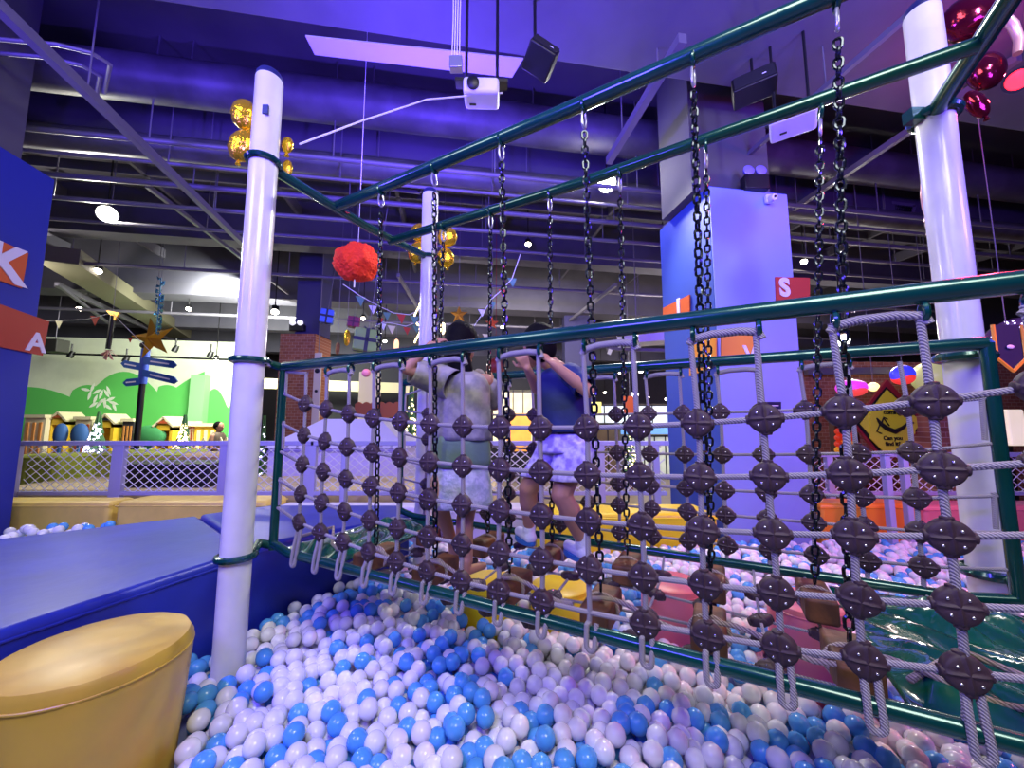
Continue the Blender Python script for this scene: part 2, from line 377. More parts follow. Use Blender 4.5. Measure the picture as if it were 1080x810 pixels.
face_tile('letter_tile', 'orange board with white letter I on the shaded side of the middle pillar', CL, re, [(701, 325), (729, 311), (729, 337), (701, 345)], M_tile, -re, 'I', (718, 326), 0.3, -rv, lw=2)
face_tile('letter_tile', 'amber board below the letter I, wrapping up to the pillar corner', CL, re, [(729, 366), (757, 354), (757, 386), (729, 397)], M_tiley, -re)
face_tile('letter_tile', 'orange board with white letter V, cut by the handrail, right of the corner', C0, rv, [(759, 352), (797, 353), (797, 384), (759, 386)], M_tiley, -rv, 'V', (789, 375), 0.24, re, lw=1)
face_tile('letter_tile', 'orange-red board with white letter S at the pillar right edge', C0, rv, [(816, 293), (852, 294), (852, 320), (817, 323)], M_tiler, -rv, 'S', (825, 305), 0.26, re, lw=2)
for lab, yy in (('upper dark notice plate on the light blue pillar', 428), ('lower dark notice plate on the light blue pillar', 447)):
    t = thing('notice_plate', lab, 'sign'); pts = [onP(x, y, C0, rv) - rv*0.01 for x, y in ((805, yy-4), (822, yy-4), (822, yy+4), (805, yy+4))]
    mb(mat('navy_plate', '#141c44', 0.4)).prism(pts, -rv*0.012).build('plate', parent=t, smooth=False)
    a, b = onP(808, yy, C0, rv) - rv*0.026, onP(819, yy, C0, rv) - rv*0.026
    mb(M_letter).beam(a, b, 0.002, 0.008).build('print_line', parent=t, smooth=False)

# ================================================================== BALL PIT
# blue padded border (two mats)
def pad(name, label, poly, z0, z1, material, bev=0.03, cat='padded border', group=None):
    t = thing(name, label, cat, group)
    mb(material).prism([Vector((x, y, z0)) for x, y in poly], (0, 0, z1-z0)).build('cushion', parent=t, bev=bev)
    sm = mb(material)
    pts = [Vector((x, y, z1-0.012)) for x, y in poly]
    c = sum(pts, Vector())/len(pts)
    sm.tube([c + (p-c)*1.0 + (p-c).normalized()*0.003 - UP*0.03 for p in pts], 0.006, 6, closed=True)
    sm.build('seam_piping', parent=t)
    return t
BZ = 0.86
padA = [(-2.35, -0.3), (-1.84, 1.47), (-1.55, 2.36), (-2.56, 3.23), (-3.31, 2.62), (-4.6, 1.5), (-4.6, -0.3)]
padB = [(-1.545, 2.375), (-1.51, 2.5), (-0.82, 3.2), (-1.0, 3.62), (-2.19, 3.62), (-2.55, 3.245)]
pad('padded_border', 'long blue vinyl border cushion at the left edge of the pit behind the yellow stool', padA, 0, BZ, M_bluepad)
pad('padded_border', 'blue vinyl landing cushion under the left end of the rope bridge', padB, 0, BZ+0.005, M_bluepad)
# far border pads
def boxpad(name, label, px0, px1, Y0, Y1, z1, material, z0=0.0, cat='padded border'):
    xa = (px0-540)/409*Y0; xb = (px1-540)/409*Y0
    return pad(name, label, [(xa, Y0), (xb, Y0), (xb+0.0, Y1), (xa, Y1)], z0, z1, material, 0.04, cat)
boxpad('padded_bench', 'yellow padded bench at the far left beside the blue pillar', -60, 124, 3.82, 4.1, 0.85, M_yellow2)
boxpad('padded_bench', 'second yellow padded bench, right of the far left one behind the near pole', 131, 286, 3.74, 4.1, 0.87, M_yellow2)
boxpad('padded_bench', 'pale lilac padded bench behind the left end of the bridge', 290, 560, 3.8, 4.1, 0.80, M_lilac)
boxpad('padded_bench', 'bright yellow padded bench left of the middle blue pillar', 566, 752, 3.55, 4.0, 0.80, M_stepyel)
boxpad('padded_bench', 'orange padded bench just right of the middle blue pillar', 858, 962, 3.98, 4.3, 0.80, M_orange)
boxpad('padded_bench', 'pink-lit padded bench behind the big right pole', 965, 1180, 3.98, 4.3, 0.78, M_pink)  # pink vinyl colour stands in for the reddish light on this bench

# near yellow stool
SC = Vector((-1.50, 1.49, 0)); SR = 0.27
st = thing('padded_stool', 'big round yellow vinyl stool standing in the balls at lower left', 'stool', loc=SC)
prof = [(0.20, 0.0), (0.235, 0.02), (0.25, 0.4), (SR, 0.72), (SR, 0.775), (SR-0.012, 0.797), (SR-0.05, 0.806), (0.12, 0.812), (0.001, 0.812)]
n = 64; rings = []
for r, z in prof:
    ring = []
    for k in range(n):
        q = 2*pi*k/n; w = 1 + 0.018*noise.noise(Vector((cos(q)*3, sin(q)*3, z*4)))*(1 if r > 0.1 else 0)
        ring.append(Vector((r*w*cos(q), r*w*sin(q), z)))
    rings.append(ring)
mb(M_yellow).loft(rings).build('cushion_body', parent=st)
mb(M_yellow).tube([Vector((SR*1.004*cos(2*pi*k/48), SR*1.004*sin(2*pi*k/48), 0.752)) for k in range(48)], 0.0045, 6, closed=True).build('seam_piping', parent=st)

# stepping stools under the bridge
def step(label, px, py, z, r, material):
    c = onZ(px, py, z); t = thing('stepping_stool', label, 'stool', 'stepping stools between the balls', (c.x, c.y, 0))
    mb(material).lathe((0, 0, 0), [(r*0.9, 0.0), (r, 0.03), (r, z-0.03), (r*0.97, z-0.008), (r*0.9, z), (0.001, z)], 32).build('cushion_body', parent=t)
    mb(material).tube([Vector((r*1.005*cos(2*pi*k/32), r*1.005*sin(2*pi*k/32), z-0.035)) for k in range(32)], 0.004, 6, closed=True).build('seam_piping', parent=t)
step('yellow stepping stool seen between the girl\'s leg and the boy', 516, 610, 0.60, 0.17, M_stepyel)
step('yellow stepping stool under the boy\'s feet', 590, 616, 0.60, 0.18, M_stepyel)
step('pink stepping stool right of the boy under the bridge', 708, 612, 0.70, 0.17, M_pink)
step('pink stepping stool under the right part of the bridge, left of the green tarp', 850, 632, 0.72, 0.17, M_pink)

# balls
def in_poly(x, y, P):
    c = False; j = len(P)-1
    for i in range(len(P)):
        if (P[i][1] > y) != (P[j][1] > y) and x < (P[j][0]-P[i][0])*(y-P[i][1])/(P[j][1]-P[i][1])+P[i][0]: c = not c
        j = i
    return c
def grow(P, d):
    c = Vector((sum(p[0] for p in P)/len(P), sum(p[1] for p in P)/len(P)))
    return [tuple(c + (Vector(p)-c)*(1+d)) for p in P]
gA, gB = grow(padA, 0.04), grow(padB, 0.06)
BR = 0.0395
stools = [(o.location.x, o.location.y, 0.17 if o.name.startswith('stepping') else 0.25) for o in bpy.data.objects if o.name.startswith(('stepping_stool', 'padded_stool'))]
PA = Vector((-1.374, 2.0)); PR = Vector((2.045, 1.726)); PB = Vector((-0.719, 3.215))
def blocked(x, y):
    if in_poly(x, y, gA) or in_poly(x, y, gB): return True
    for a, b, r in stools:
        if (x-a)**2+(y-b)**2 < (r+BR+0.012)**2: return True
    if (Vector((x, y, 0))-LF).dot(re) < 0.1 and (Vector((x, y, 0))-LF).dot(rv) < 0.05: return True
    for p in (PA, PR, PB):
        if (x-p.x)**2+(y-p.y)**2 < (0.072+BR)**2: return True
    d = Vector((x, y, 0))-C0
    if -BR < d.dot(re) < PW+BR and -BR < d.dot(rv) < 1+BR: return True
    return False
def surf(x, y):
    return 0.435 + 0.05*noise.noise(Vector((x*0.9, y*0.9, 3.1))) + 0.025*noise.noise(Vector((x*3, y*3, 9))) + 0.07*max(0, min(1, (y-2.1)/1.2))
layer = []
sp = 0.0775; row = 0; y = 0.75
while y < 3.78:
    x = -4.9 + (sp/2 if row % 2 else 0)
    while x < 5.2:
        X = x+random.uniform(-.016, .016); Y = y+random.uniform(-.016, .016)
        if not (abs(X) > Y*1.45+0.5) and not blocked(X, Y):
            layer.append((X, Y, surf(X, Y)+random.uniform(-.026, .030)-0.03))
        x += sp
    y += sp*0.866; row += 1
under = []
row = 0; y = 0.75
while y < 3.78:
    x = -4.9 + (0 if row % 2 else sp/2)
    while x < 5.2:
        X = x+random.uniform(-.008, .008); Y = y+sp*0.3+random.uniform(-.008, .008)
        if not (abs(X) > Y*1.45+0.5) and not blocked(X, Y) and Y < 3.0: under.append((X, Y, surf(X, Y)-0.095+random.uniform(-.01, .01)))
        x += sp
    y += sp*0.866; row += 1
# a few loose balls lying on top of the layer
def proj(p):
    d = Vector(p)-CAM; yc = d.y*cos(PITCH)+d.z*sin(PITCH); zc = -d.y*sin(PITCH)+d.z*cos(PITCH)
    return (540+FPX*d.x/yc, 405-FPX*zc/yc) if yc > 0.05 else (-999, -999)
vis = []
for i, p in enumerate(layer):
    a, b = proj(p); w = (Vector((p[0], p[1], 0))-P0).dot(v_)
    if -8 < a < 1090 and b < 822 and w < 0.03: vis.append(((Vector(p)-CAM).length, i))
vis.sort(); pick = set(i for _, i in vis[:300])
def ball_color(x, y):
    c = noise.noise(Vector((x*2.2+5, y*2.2, 1.7)))
    return 1 if random.random() < 0.28+0.45*c else 0
protoW = mb(M_white).ball((0,0,0), BR, 24, 14).mesh('ball_mesh_white'); protoC = mb(M_cyan).ball((0,0,0), BR, 24, 14).mesh('ball_mesh_blue')
rest = MB(); rest.m(M_white); rest.m(M_cyan)
ico = bmesh.new(); bmesh.ops.create_icosphere(ico, subdivisions=2, radius=BR); icov = np.array([tuple(q.co) for q in ico.verts]); icof = [tuple(q.index for q in f.verts) for f in ico.faces]; ico.free()
RV = []; RF = []; RM = []
for i, p in enumerate(layer+under):
    c = ball_color(p[0], p[1])
    if i in pick:
        o = bpy.data.objects.new('white_ball' if not c else 'blue_ball', protoC if c else protoW); COL.objects.link(o)
        o.location = p; o.rotation_euler = (random.random()*6, random.random()*6, 0)
        w_ = (Vector((p[0], p[1], 0))-P0).dot(v_); ax_, ay_ = proj(p)
        if (Vector(p[:2])-SC.to_2d()).length < 0.52: pl = 'heaped beside the yellow stool'
        elif (Vector(p[:2])-PA).length < 0.36: pl = 'lying at the foot of the near white pole'
        elif w_ > -0.20: pl = 'under the bottom rail of the near net, ' + ('far left' if ax_ < 480 else 'left of middle' if ax_ < 640 else 'right of middle' if ax_ < 800 else 'right end')
        elif ay_ > 770: pl = 'on the front edge of the heap, ' + ('left' if ax_ < 470 else 'right') + ' half'
        elif ax_ < 400: pl = 'in the violet-lit heap between near pole and middle'
        elif ax_ < 640: pl = 'in the middle of the open heap'
        else: pl = 'in the right part of the open heap'
        cn = 'blue' if c else 'white'
        tag(o, '%s plastic ball %s' % (cn, pl), 'ball', cn + ' balls ' + pl)
    else:
        n0 = len(RV)*42; RV.append(icov + np.array(p)); RF += [(a+n0, b+n0, d+n0) for a, b, d in icof]; RM += [c]*len(icof)
me = bpy.data.meshes.new('pit_balls'); me.from_pydata(np.concatenate(RV).tolist(), [], RF); me.materials.append(M_white); me.materials.append(M_cyan)
me.polygons.foreach_set('material_index', RM); me.polygons.foreach_set('use_smooth', [True]*len(RF)); me.update()
o = bpy.data.objects.new('pit_balls', me); COL.objects.link(o)
tag(o, 'white and blue plastic balls filling the rest of the pit, below and beyond the rope bridge', 'balls'); o['kind'] = 'stuff'
# second small pit behind the blue border at the far left
RV = []; RF = []; RM = []
for k in range(420):
    X = random.uniform(-5.0, -2.75); Y = random.uniform(2.4, 3.75)
    if in_poly(X, Y, gA) or in_poly(X, Y, gB) or (Vector((X, Y, 0))-LF).dot(re) < 0.05 and Y < 3.76: continue
    n0 = len(RV)*42; RV.append(icov + np.array((X, Y, 0.62+random.uniform(-.06, .06)))); RF += [(a+n0, b+n0, d+n0) for a, b, d in icof]; RM += [1 if random.random() < .35 else 0]*len(icof)
me = bpy.data.meshes.new('side_pit_balls'); me.from_pydata(np.concatenate(RV).tolist(), [], RF); me.materials.append(M_white); me.materials.append(M_cyan)
me.polygons.foreach_set('material_index', RM); me.polygons.foreach_set('use_smooth', [True]*len(RF)); me.update()
o = bpy.data.objects.new('side_pit_balls', me); COL.objects.link(o)
tag(o, 'violet-lit balls heaped between the blue border and the far left yellow bench', 'balls'); o['kind'] = 'stuff'
struct(mb(mat('pit_filler_base', '#8f98c0', 0.8)).box((0.1, 1.9, 0.15), (9.9, 3.9, 0.3)).build('trim_pit_base', smooth=False))

# ================================================================== BRIDGE FRAME
def clamp_ring(m, c, r, h=0.03, t=0.016):
    m.tube([Vector(c) + Vector((cos(2*pi*k/28)*(r+t*0.6), sin(2*pi*k/28)*(r+t*0.6), 0)) for k in range(28)], t, 8, closed=True)
def support_pole(label, xy, zt, r=0.069, z0=0.0, cap='#1c2850'):
    t = thing('support_pole', label, 'pole', 'white poles carrying the rope bridge', (xy[0], xy[1], 0))
    m = mb(M_pole).lathe((0, 0, 0), [(r, z0), (r*1.004, 0.5), (r, 1.2), (r*1.003, 2.4), (r, zt), (r*0.94, zt+0.012)], 40)
    m.build('pole_body', parent=t)
    mb(mat('pole_cap', '#20265c', 0.4)).lathe((0, 0, zt+0.008), [(r*0.97, 0), (r*0.97, 0.02), (r*0.8, 0.04), (0.001, 0.05)], 32).build('cap', parent=t)
    return t
pA = support_pole('white round pole in front at the left end of the bridge, standing in the balls', PA, 3.53)
mb(mat('blue_sticker', '#16246a', 0.4)).box((0.035, -0.0665, 3.30), (0.03, 0.012, 0.05)).build('sticker', parent=pA, smooth=False)
support_pole('thin far white pole behind the girl at the left end of the bridge', PB, 3.6)
support_pole('thick white pole at the right end of the bridge, reaching the top edge', PR, 3.63)

# overhead frame
oh = thing('overhead_frame', 'green overhead pipe frame that carries the chains above the rope bridge', 'pipe frame')
OZ = 3.0
A3 = Vector((PA.x, PA.y, 0))
def AP(s, w, z): return A3 + e_*s + v_*w + UP*z
LBR = 3.13
OW0, OW1 = 0.46, 0.95
mb(M_green).tube([AP(-0.02, OW0, OZ+0.02), AP(1.5, OW0, OZ+0.04), AP(LBR, OW0, OZ+0.09)], 0.033, 16).build('near_rail', parent=oh)
mb(M_green).tube([AP(-0.02, OW1, OZ), AP(1.5, OW1, OZ+0.0), AP(LBR-0.02, OW1, OZ+0.07)], 0.031, 16).build('far_rail', parent=oh)
mb(M_green).tube([AP(0.0, 0.07, OZ+0.03), AP(0, 0.7, OZ), AP(0, 1.32, OZ+0.03)], 0.029, 16).build('left_cross_bar', parent=oh)
mb(M_green).tube([AP(LBR, 1.33, OZ+0.08), AP(LBR, 0.9, OZ+0.09), AP(LBR, 0.06, OZ+0.12)], 0.036, 16).build('right_cross_bar', parent=oh)
m = mb(M_green); clamp_ring(m, (PA.x, PA.y, OZ+0.04), 0.069); m.build('left_near_clamp', parent=oh)
m = mb(M_green); clamp_ring(m, (PB.x, PB.y, OZ+0.03), 0.069); m.build('left_far_clamp', parent=oh)
m = mb(M_green); clamp_ring(m, (PR.x, PR.y, OZ+0.08), 0.069, t=0.02); m.box((PR.x-0.1, PR.y, OZ+0.08), (0.06, 0.05, 0.06)); m.build('right_far_clamp', parent=oh)

# knot (cross connector) mesh: local X along the net, Z up, Y through it
def knot_mesh(R=0.0455, T=0.0185):
    n = 40; MBk = MB(); MBk.m(M_knot)
    prof = [(1.0, 0.0), (1.0, 0.005), (0.985, 0.0095), (0.93, 0.0135), (0.82, 0.016), (0.66, 0.0178), (0.5, 0.0187), (0.34, 0.0192), (0.2, 0.0195), (0.1, 0.0196), (0.01, 0.0196)]
    for side in (1, -1):
        rings = []
        for t, h0 in prof:
            ring = []
            for k in range(n):
                q = 2*pi*k/n; c, s = cos(q), sin(q)
                rr = R*(0.30 + 0.68/((abs(c)**1.8+abs(s)**1.8)**(1/1.8)))
                x, z = rr*t*c, rr*t*s; h = h0
                ch = min(abs(x), abs(z))
                if t < 0.95: h += 0.0026*math.exp(-(ch/0.003)**2) - 0.0022*math.exp(-((ch-0.007)/0.0025)**2)
                ring.append(Vector((x, side*h, z)))
            rings.append(ring)
        MBk.loft(rings, cap=False); MBk.add([p for p in rings[-1]], [tuple(range(n))])
        MBk.m(M_bolt)
        for a in (-1, 1):
            for b in (-1, 1): MBk.lathe((a*0.0175, side*0.0178, b*0.0175), [(0.0032, 0), (0.0032, side*0.0028), (0.002, side*0.004), (0.0002, side*0.0043)], 8, Vector((0, 1, 0)))
        MBk.m(M_knot)
    for q in (0, 1, 2, 3):
        d = Vector((cos(q*pi/2), 0, sin(q*pi/2))); MBk.tube([d*R*0.84, d*(R*1.03), d*(R*1.07)], [0.0145, 0.0135, 0.011], 10)
    return MBk.mesh('connector')
KM = knot_mesh(0.0435)
BM_ang = -AZ

def rope_railing(label, group, w, cols, rows, sag, L, flip, zr=1.925, zb=0.915, missing=()):
    t = thing('rope_railing', label, 'rope railing', group, NP(0, w, 0))
    inv = t.location.copy()
    class PM(MB):
        def build(s, name, material=None, **kw):
            s.v = [tuple(Vector(p)-inv) for p in s.v]; return MB.build(s, name, material, t, **kw)
    def N(s, dz, z): return NP(s, w+dz, z)
    PM().m(M_green).tube([N(0.0, 0, zr), N(0.03, 0, zr), N(L-0.03, 0, zr), N(L, 0, zr)], 0.028, 16).build('top_rail')
    PM().m(M_green).tube([N(0.0, 0, zb+0.03), N(0.15, 0, zb), N(L-0.15, 0, zb), N(L, 0, zb+0.02)], 0.0225, 14).build('bottom_rail')
    for s in (0.0, L): PM().m(M_green).tube([N(s, 0, zb), N(s, 0, zr)], 0.0225, 12).build('post')
    def zrow(s, j):
        u = (2*s/L-1); k = abs(u)**2.2
        return rows[j] + sag[j]*k
    R_ = 0.0088
    # upright ropes
    for i, s in enumerate(cols):
        m = PM().m(M_rope)
        pts = [N(s-0.008, 0.0, zr-0.055)] + [N(s + 0.004*sin(i*3+j), 0, zrow(s, j)) for j in range(len(rows))] + [N(s-0.005, 0, zb+0.02)]
        m.tube(pts, R_, 8)
        if not flip:   # rope doubles back round the bottom rail
            m.tube([N(s+0.02, 0, zrow(s, len(rows)-1)-0.03)] + [N(s+0.007+0.014*cos(q), -0.026, zb-0.028+0.016*sin(q)) for q in [-pi*k/8 for k in range(9)]] + [N(s-0.007, -0.02, zb+0.03), N(s-0.005, 0, zrow(s, len(rows)-1)-0.03)], R_, 8)
        m.build('upright_rope')
    for j in range(len(rows)):
        m = PM().m(M_rope)
        pts = [N(0.0, 0, zrow(0, j)+0.02)]
        for i, s in enumerate(cols): pts.append(N(s, 0, zrow(s, j)))
        pts.append(N(L, 0, zrow(L, j)+0.02)); m.tube(pts, R_*(0.95 if not flip else 0.8), 8); m.build('cross_rope')
    for i, s in enumerate(cols):
        for j in range(len(rows)):
            if (i, j) in missing: continue
            o = bpy.data.objects.new('connector', KM); COL.objects.link(o); o.parent = t
            p = N(s, 0, zrow(s, j)) - inv; o.location = p
            o.rotation_euler = (random.uniform(-.12, .12), random.uniform(-.1, .1), BM_ang + random.uniform(-.12, .12))
    # rope bridges between pairs of uprights just below the handrail, and their rings
    i = 1
    while i+1 < len(cols):
        a, b = cols[i], cols[i+1]; zz = zr-0.058
        PM().m(M_rope).tube([N(a-0.012, 0, zz-0.02), N(a, 0, zz-0.004), N(a+0.05, 0, zz+0.006), N(b-0.05, 0, zz+0.008), N(b, 0, zz), N(b+0.006, 0, zz-0.02)], 0.0128, 10).build('loop_rope')
        for s in (a, b):
            PM().m(M_green).tube([N(s+0.0, cos(q)*0.017, zr-0.047+sin(q)*0.021) for q in [2*pi*k/14 for k in range(14)]], 0.0075, 6, closed=True).build('ring')
        i += 2
    # side lacing to the posts
    PM().m(M_rope).tube([N(cols[0], 0, zr-0.05), N(0.03, 0, zrow(0, 0)+0.14), N(0.03, 0, zrow(0, 0)+0.02)], R_, 8).build('side_lacing')
    PM().m(M_rope).tube([N(0.03, 0, zrow(0, 1)+0.03), N(0.036, 0, zrow(0, 2)+0.03)], R_, 8).build('side_lacing')
    PM().m(M_rope).tube([N(0.03, 0, zrow(0, 3)+0.03), N(0.036, 0, zrow(0, 4)+0.03)], R_, 8).build('side_lacing')
    PM().m(M_rope).tube([N(L-0.03, 0, zrow(L, 0)+0.03), N(L-0.036, 0, zrow(L, 1)+0.03)], R_, 8).build('side_lacing')
    PM().m(M_rope).tube([N(L-0.03, 0, zrow(L, 2)+0.03), N(L-0.036, 0, zrow(L, 3)+0.03)], R_, 8).build('side_lacing')
    return t, PM
colsN = [0.215+0.1745*k for k in range(17)]
tN, PMN = rope_railing('near rope net railing with green handrail and brown cross connectors, in front of the children', 'rope railings of the bridge', 0.0,
    colsN, [1.585, 1.425, 1.27, 1.115, 0.975], [0.17, 0.16, 0.16, 0.16, 0.15], 3.18, False, missing=((9, 4),))
# arms that tie the near railing to the near left pole
for z, nm in ((1.93, 'upper_arm'), (0.945, 'lower_arm')):
    m = PMN().m(M_green); clamp_ring(m, (PA.x, PA.y, z), 0.069, t=0.017)
    m.tube([Vector((PA.x+0.06, PA.y+0.03, z)), NP(-0.05, -0.05, z+0.01), NP(0, 0, z-0.01)], 0.022, 10); m.build(nm)
colsF = [0.25+0.177*k for k in range(16)]
tF, PMF = rope_railing('far rope net railing of the bridge, darker, seen behind the children', 'rope railings of the bridge', 0.95,
    colsF, [1.655, 1.435, 1.262, 1.142, 0.995], [0.03, 0.07, 0.04, 0.02, 0.03], 3.16, True)
m = PMF().m(M_green); clamp_ring(m, (PR.x, PR.y, 1.90), 0.069, t=0.022); m.tube([Vector((PR.x, PR.y-0.08, 1.90)), NP(3.16, 0.95, 1.92)], 0.024, 10); m.build('upper_arm')
m = PMF().m(M_green); clamp_ring(m, (PR.x, PR.y, 0.97), 0.069, t=0.022); m.tube([Vector((PR.x, PR.y-0.08, 0.97)), NP(3.16, 0.95, 0.96)], 0.024, 10); m.build('lower_arm')
m = PMF().m(M_green); clamp_ring(m, (PB.x, PB.y, 1.93), 0.069, t=0.018); m.tube([Vector((PB.x, PB.y-0.07, 1.93)), NP(0.0, 0.95, 1.92)], 0.022, 10); m.build('left_arm')

# net floor
nf = thing('net_floor', 'slack rope net with dark connectors forming the walkway between the two railings', 'rope net', None, NP(0, 0, 0))
inv = nf.location.copy()
cf = [0.3+0.2*k for k in range(14)]; wf = [0.14, 0.37, 0.6, 0.83]
def zf(s, w): return 0.872 + 0.02*sin(s*3+w*5) - 0.05*sin(pi*w/0.95)
for w in wf: mb(M_rope).tube([NP(s, w, zf(s, w))-inv for s in [0.05]+cf+[3.05]], 0.006, 6).build('long_rope', parent=nf)
for s in cf: mb(M_rope).tube([NP(s, w, zf(s, w) if 0 < w < .95 else 0.915)-inv for w in [0.0]+wf+[0.95]], 0.006, 6).build('cross_rope', parent=nf)
for s in cf:
    for w in wf:
        o = bpy.data.objects.new('connector', KM); COL.objects.link(o); o.parent = nf; o.location = NP(s, w, zf(s, w))-inv
        o.rotation_euler = (pi/2+random.uniform(-.3, .3), random.uniform(-.3, .3), BM_ang+random.uniform(-.3, .3))

# hanging wooden steps and chains
e_near = [0.41, 0.82, 1.25, 1.68, 2.13, 2.58]; e_far = [0.50, 0.89, 1.31, 1.73, 2.16, 2.62]
wA = OW0; wB = OW1
LINK = MB().m(M_chain)
def chain(label, a, b, shackle=True):
    a, b = Vector(a), Vector(b); t = thing('hanging_chain', label, 'chain', 'chains hanging from the overhead frame', b); L = (a-b).length; d = (a-b).normalized()
    m = mb(M_chain); X = d.orthogonal().normalized(); Y = d.cross(X); pitch = 0.036; top = L - (0.13 if shackle else 0.02); n = int(top/pitch); ph = random.random()
    for i in range(n):
        c = d*(pitch*(i+0.5)); q = ph + (pi/2 if i % 2 else 0) + random.uniform(-.2, .2); S_ = X*cos(q)+Y*sin(q)
        hw, hl = 0.012, 0.014
        pts = [c + S_*(hw*cos(u)) + d*(hl*(1 if sin(u) >= 0 else -1)*0.55 + hw*1.0*sin(u)) for u in [2*pi*k/12 for k in range(12)]]
        m.tube(pts, 0.0052, 6, closed=True)
    m.build('links', parent=t)
    if shackle:
        s = mb(M_steel); c = d*(L-0.08); 
        s.tube([c + X*0.016*cos(u) + d*(0.042*sin(u)) for u in [2*pi*k/16 for k in range(16)]], 0.0055, 8, closed=True); s.build('shackle', parent=t)
        g = mb(M_green); c = d*(L-0.012)
        g.tube([c + v_*0.03*cos(u) + d*(0.03*sin(u)) for u in [2*pi*k/16 for k in range(16)]], 0.008, 8, closed=True); g.build('eye_ring', parent=t)
    return t
desc_n = ['nearest the left cross bar', 'in line with the far white pole', 'falling between the two children', 'just left of the big flood lamp', 'heavy, in front of the pillar', 'heavy, near the top right corner']
desc_f = ['behind the red pom-pom', 'left of the girl\'s star', 'above the boy\'s head', 'right below the big flood lamp', 'paired with the heavy one before the pillar', 'left of the thick right pole']
ST_Z = 0.93
steps = [(0.55, 'leftmost'), (0.95, 'second from the left'), (1.36, 'third from the left, between the two children'), (1.76, 'under the boy\'s shoe'), (2.13, 'right of the boy, before the pink stool'), (2.50, 'last before the green tarp')]
def log_end(i, w): return NP(steps[i][0], w, ST_Z+0.03)
for i in range(6):
    an, af = AP(e_near[i], wA, OZ+0.02+0.02*e_near[i]/1.5), AP(e_far[i], wB, OZ)
    chain('dark chain from the near overhead rail, ' + desc_n[i], an, log_end(i, 0.22))
    chain('dark chain from the far overhead rail, ' + desc_f[i], af, log_end(i, 0.70))
M_wood2 = mat('dark_step_wood', '#7a4e2a', 0.6, bump=0.4, bscale=25, second='#4e3018', vscale=9)
for i, (s, lab) in enumerate(steps):
    for w0, side in ((0.23, 'near'), (0.70, 'far')):
        c = NP(s, w0, ST_Z-0.035)
        t = thing('wooden_step', 'brown wooden block on the %s chain, %s' % (side, lab), 'wooden step', 'wooden blocks of the walkway', c)
        mb(M_wood2).box((0, 0, 0), (0.105, 0.24, 0.09), (e_, v_, UP)).build('block', parent=t, bev=0.012)
        mb(M_ropeold).tube([e_*(cos(q)*0.062) + UP*(sin(q)*0.052) for q in [2*pi*k/16 for k in range(16)]], 0.008, 8, closed=True).build('binding_rope', parent=t)
        if side == 'near':
            q0 = -e_*0.03 - v_*0.06 + UP*0.05
            mb(M_ropeold).tube([q0 + e_*(0.05*k) + UP*(0.02*sin(k*0.8)) - v_*0.006*k for k in range(8)], 0.0085, 8).build('slack_rope', parent=t)
# green tarps at both ends
def tarp(label, s0, s1, w0, w1, z, amp, seed, skew=0.0):
    t = thing('green_tarp', label, 'tarp', 'green tarps at the bridge ends', NP(s0, w0, z)); iv = t.location.copy(); n = 46; m = mb(M_vinylg); vs = []; fs = []
    for i in range(n+1):
        for j in range(n+1):
            u, q = i/n, j/n; p = NP(s0+(s1-s0)*u + skew*q, w0+(w1-w0)*q, z)
            h = amp*(0.6*noise.noise(Vector((u*3.2+seed, q*7+u*4, seed))) + abs(noise.noise(Vector((u*5+q*6, q*3, seed+4))))*1.1)
            ed = min(1, 6*min(u, 1-u, q, 1-q)); vs.append(p + UP*(h*ed) - iv)
    for i in range(n):
        for j in range(n): a = i*(n+1)+j; fs.append((a, a+1, a+n+2, a+n+1))
    m.add(vs, fs); o = m.build('sheet', parent=t); so = o.modifiers.new('solid', 'SOLIDIFY'); so.thickness = 0.006
    m = mb(M_ropeold); m.tube([NP(s0+0.02, w0+0.1, z+0.05)-iv, NP(s0+(s1-s0)*0.3, w0+0.25, z+0.09)-iv, NP(s0+(s1-s0)*0.7, w0+0.1, z+0.06)-iv, NP(s1-0.03, w0+0.05, z+0.06)-iv], 0.009, 8); m.build('tie_rope', parent=t)
tarp('crumpled dark green tarp on the left end of the walkway', -0.02, 0.46, 0.03, 0.92, 0.895, 0.05, 2.0, 0.0)
tarp('shiny crumpled green tarp covering the right end of the walkway', 2.58, 3.16, 0.03, 0.92, 0.885, 0.09, 7.0, 0.0)

# ================================================================== CHILDREN
def capsule(bm, a, ra, b, rb, seg=12):
    a, b = Vector(a), Vector(b); tmp = bmesh.new()
    for c, r in ((a, ra), (b, rb)): bmesh.ops.create_uvsphere(tmp, u_segments=seg, v_segments=max(6, seg//2+2), radius=r, matrix=Matrix.Translation(c))
    res = bmesh.ops.convex_hull(tmp, input=tmp.verts)
    dele = [g for g in res['geom_interior'] if isinstance(g, bmesh.types.BMVert)] + [g for g in res['geom_unused'] if isinstance(g, bmesh.types.BMVert)]
    bmesh.ops.delete(tmp, geom=list(set(dele)), context='VERTS')
    me = bpy.data.meshes.new('t'); tmp.to_mesh(me); tmp.free(); bm.from_mesh(me); bpy.data.meshes.remove(me)
def ellip(bm, c, R, ax):
    X, Y, Z = ax; M = Matrix((X*R[0], Y*R[1], Z*R[2])).transposed().to_4x4(); M.translation = Vector(c)
    bmesh.ops.create_uvsphere(bm, u_segments=20, v_segments=14, radius=1, matrix=M)
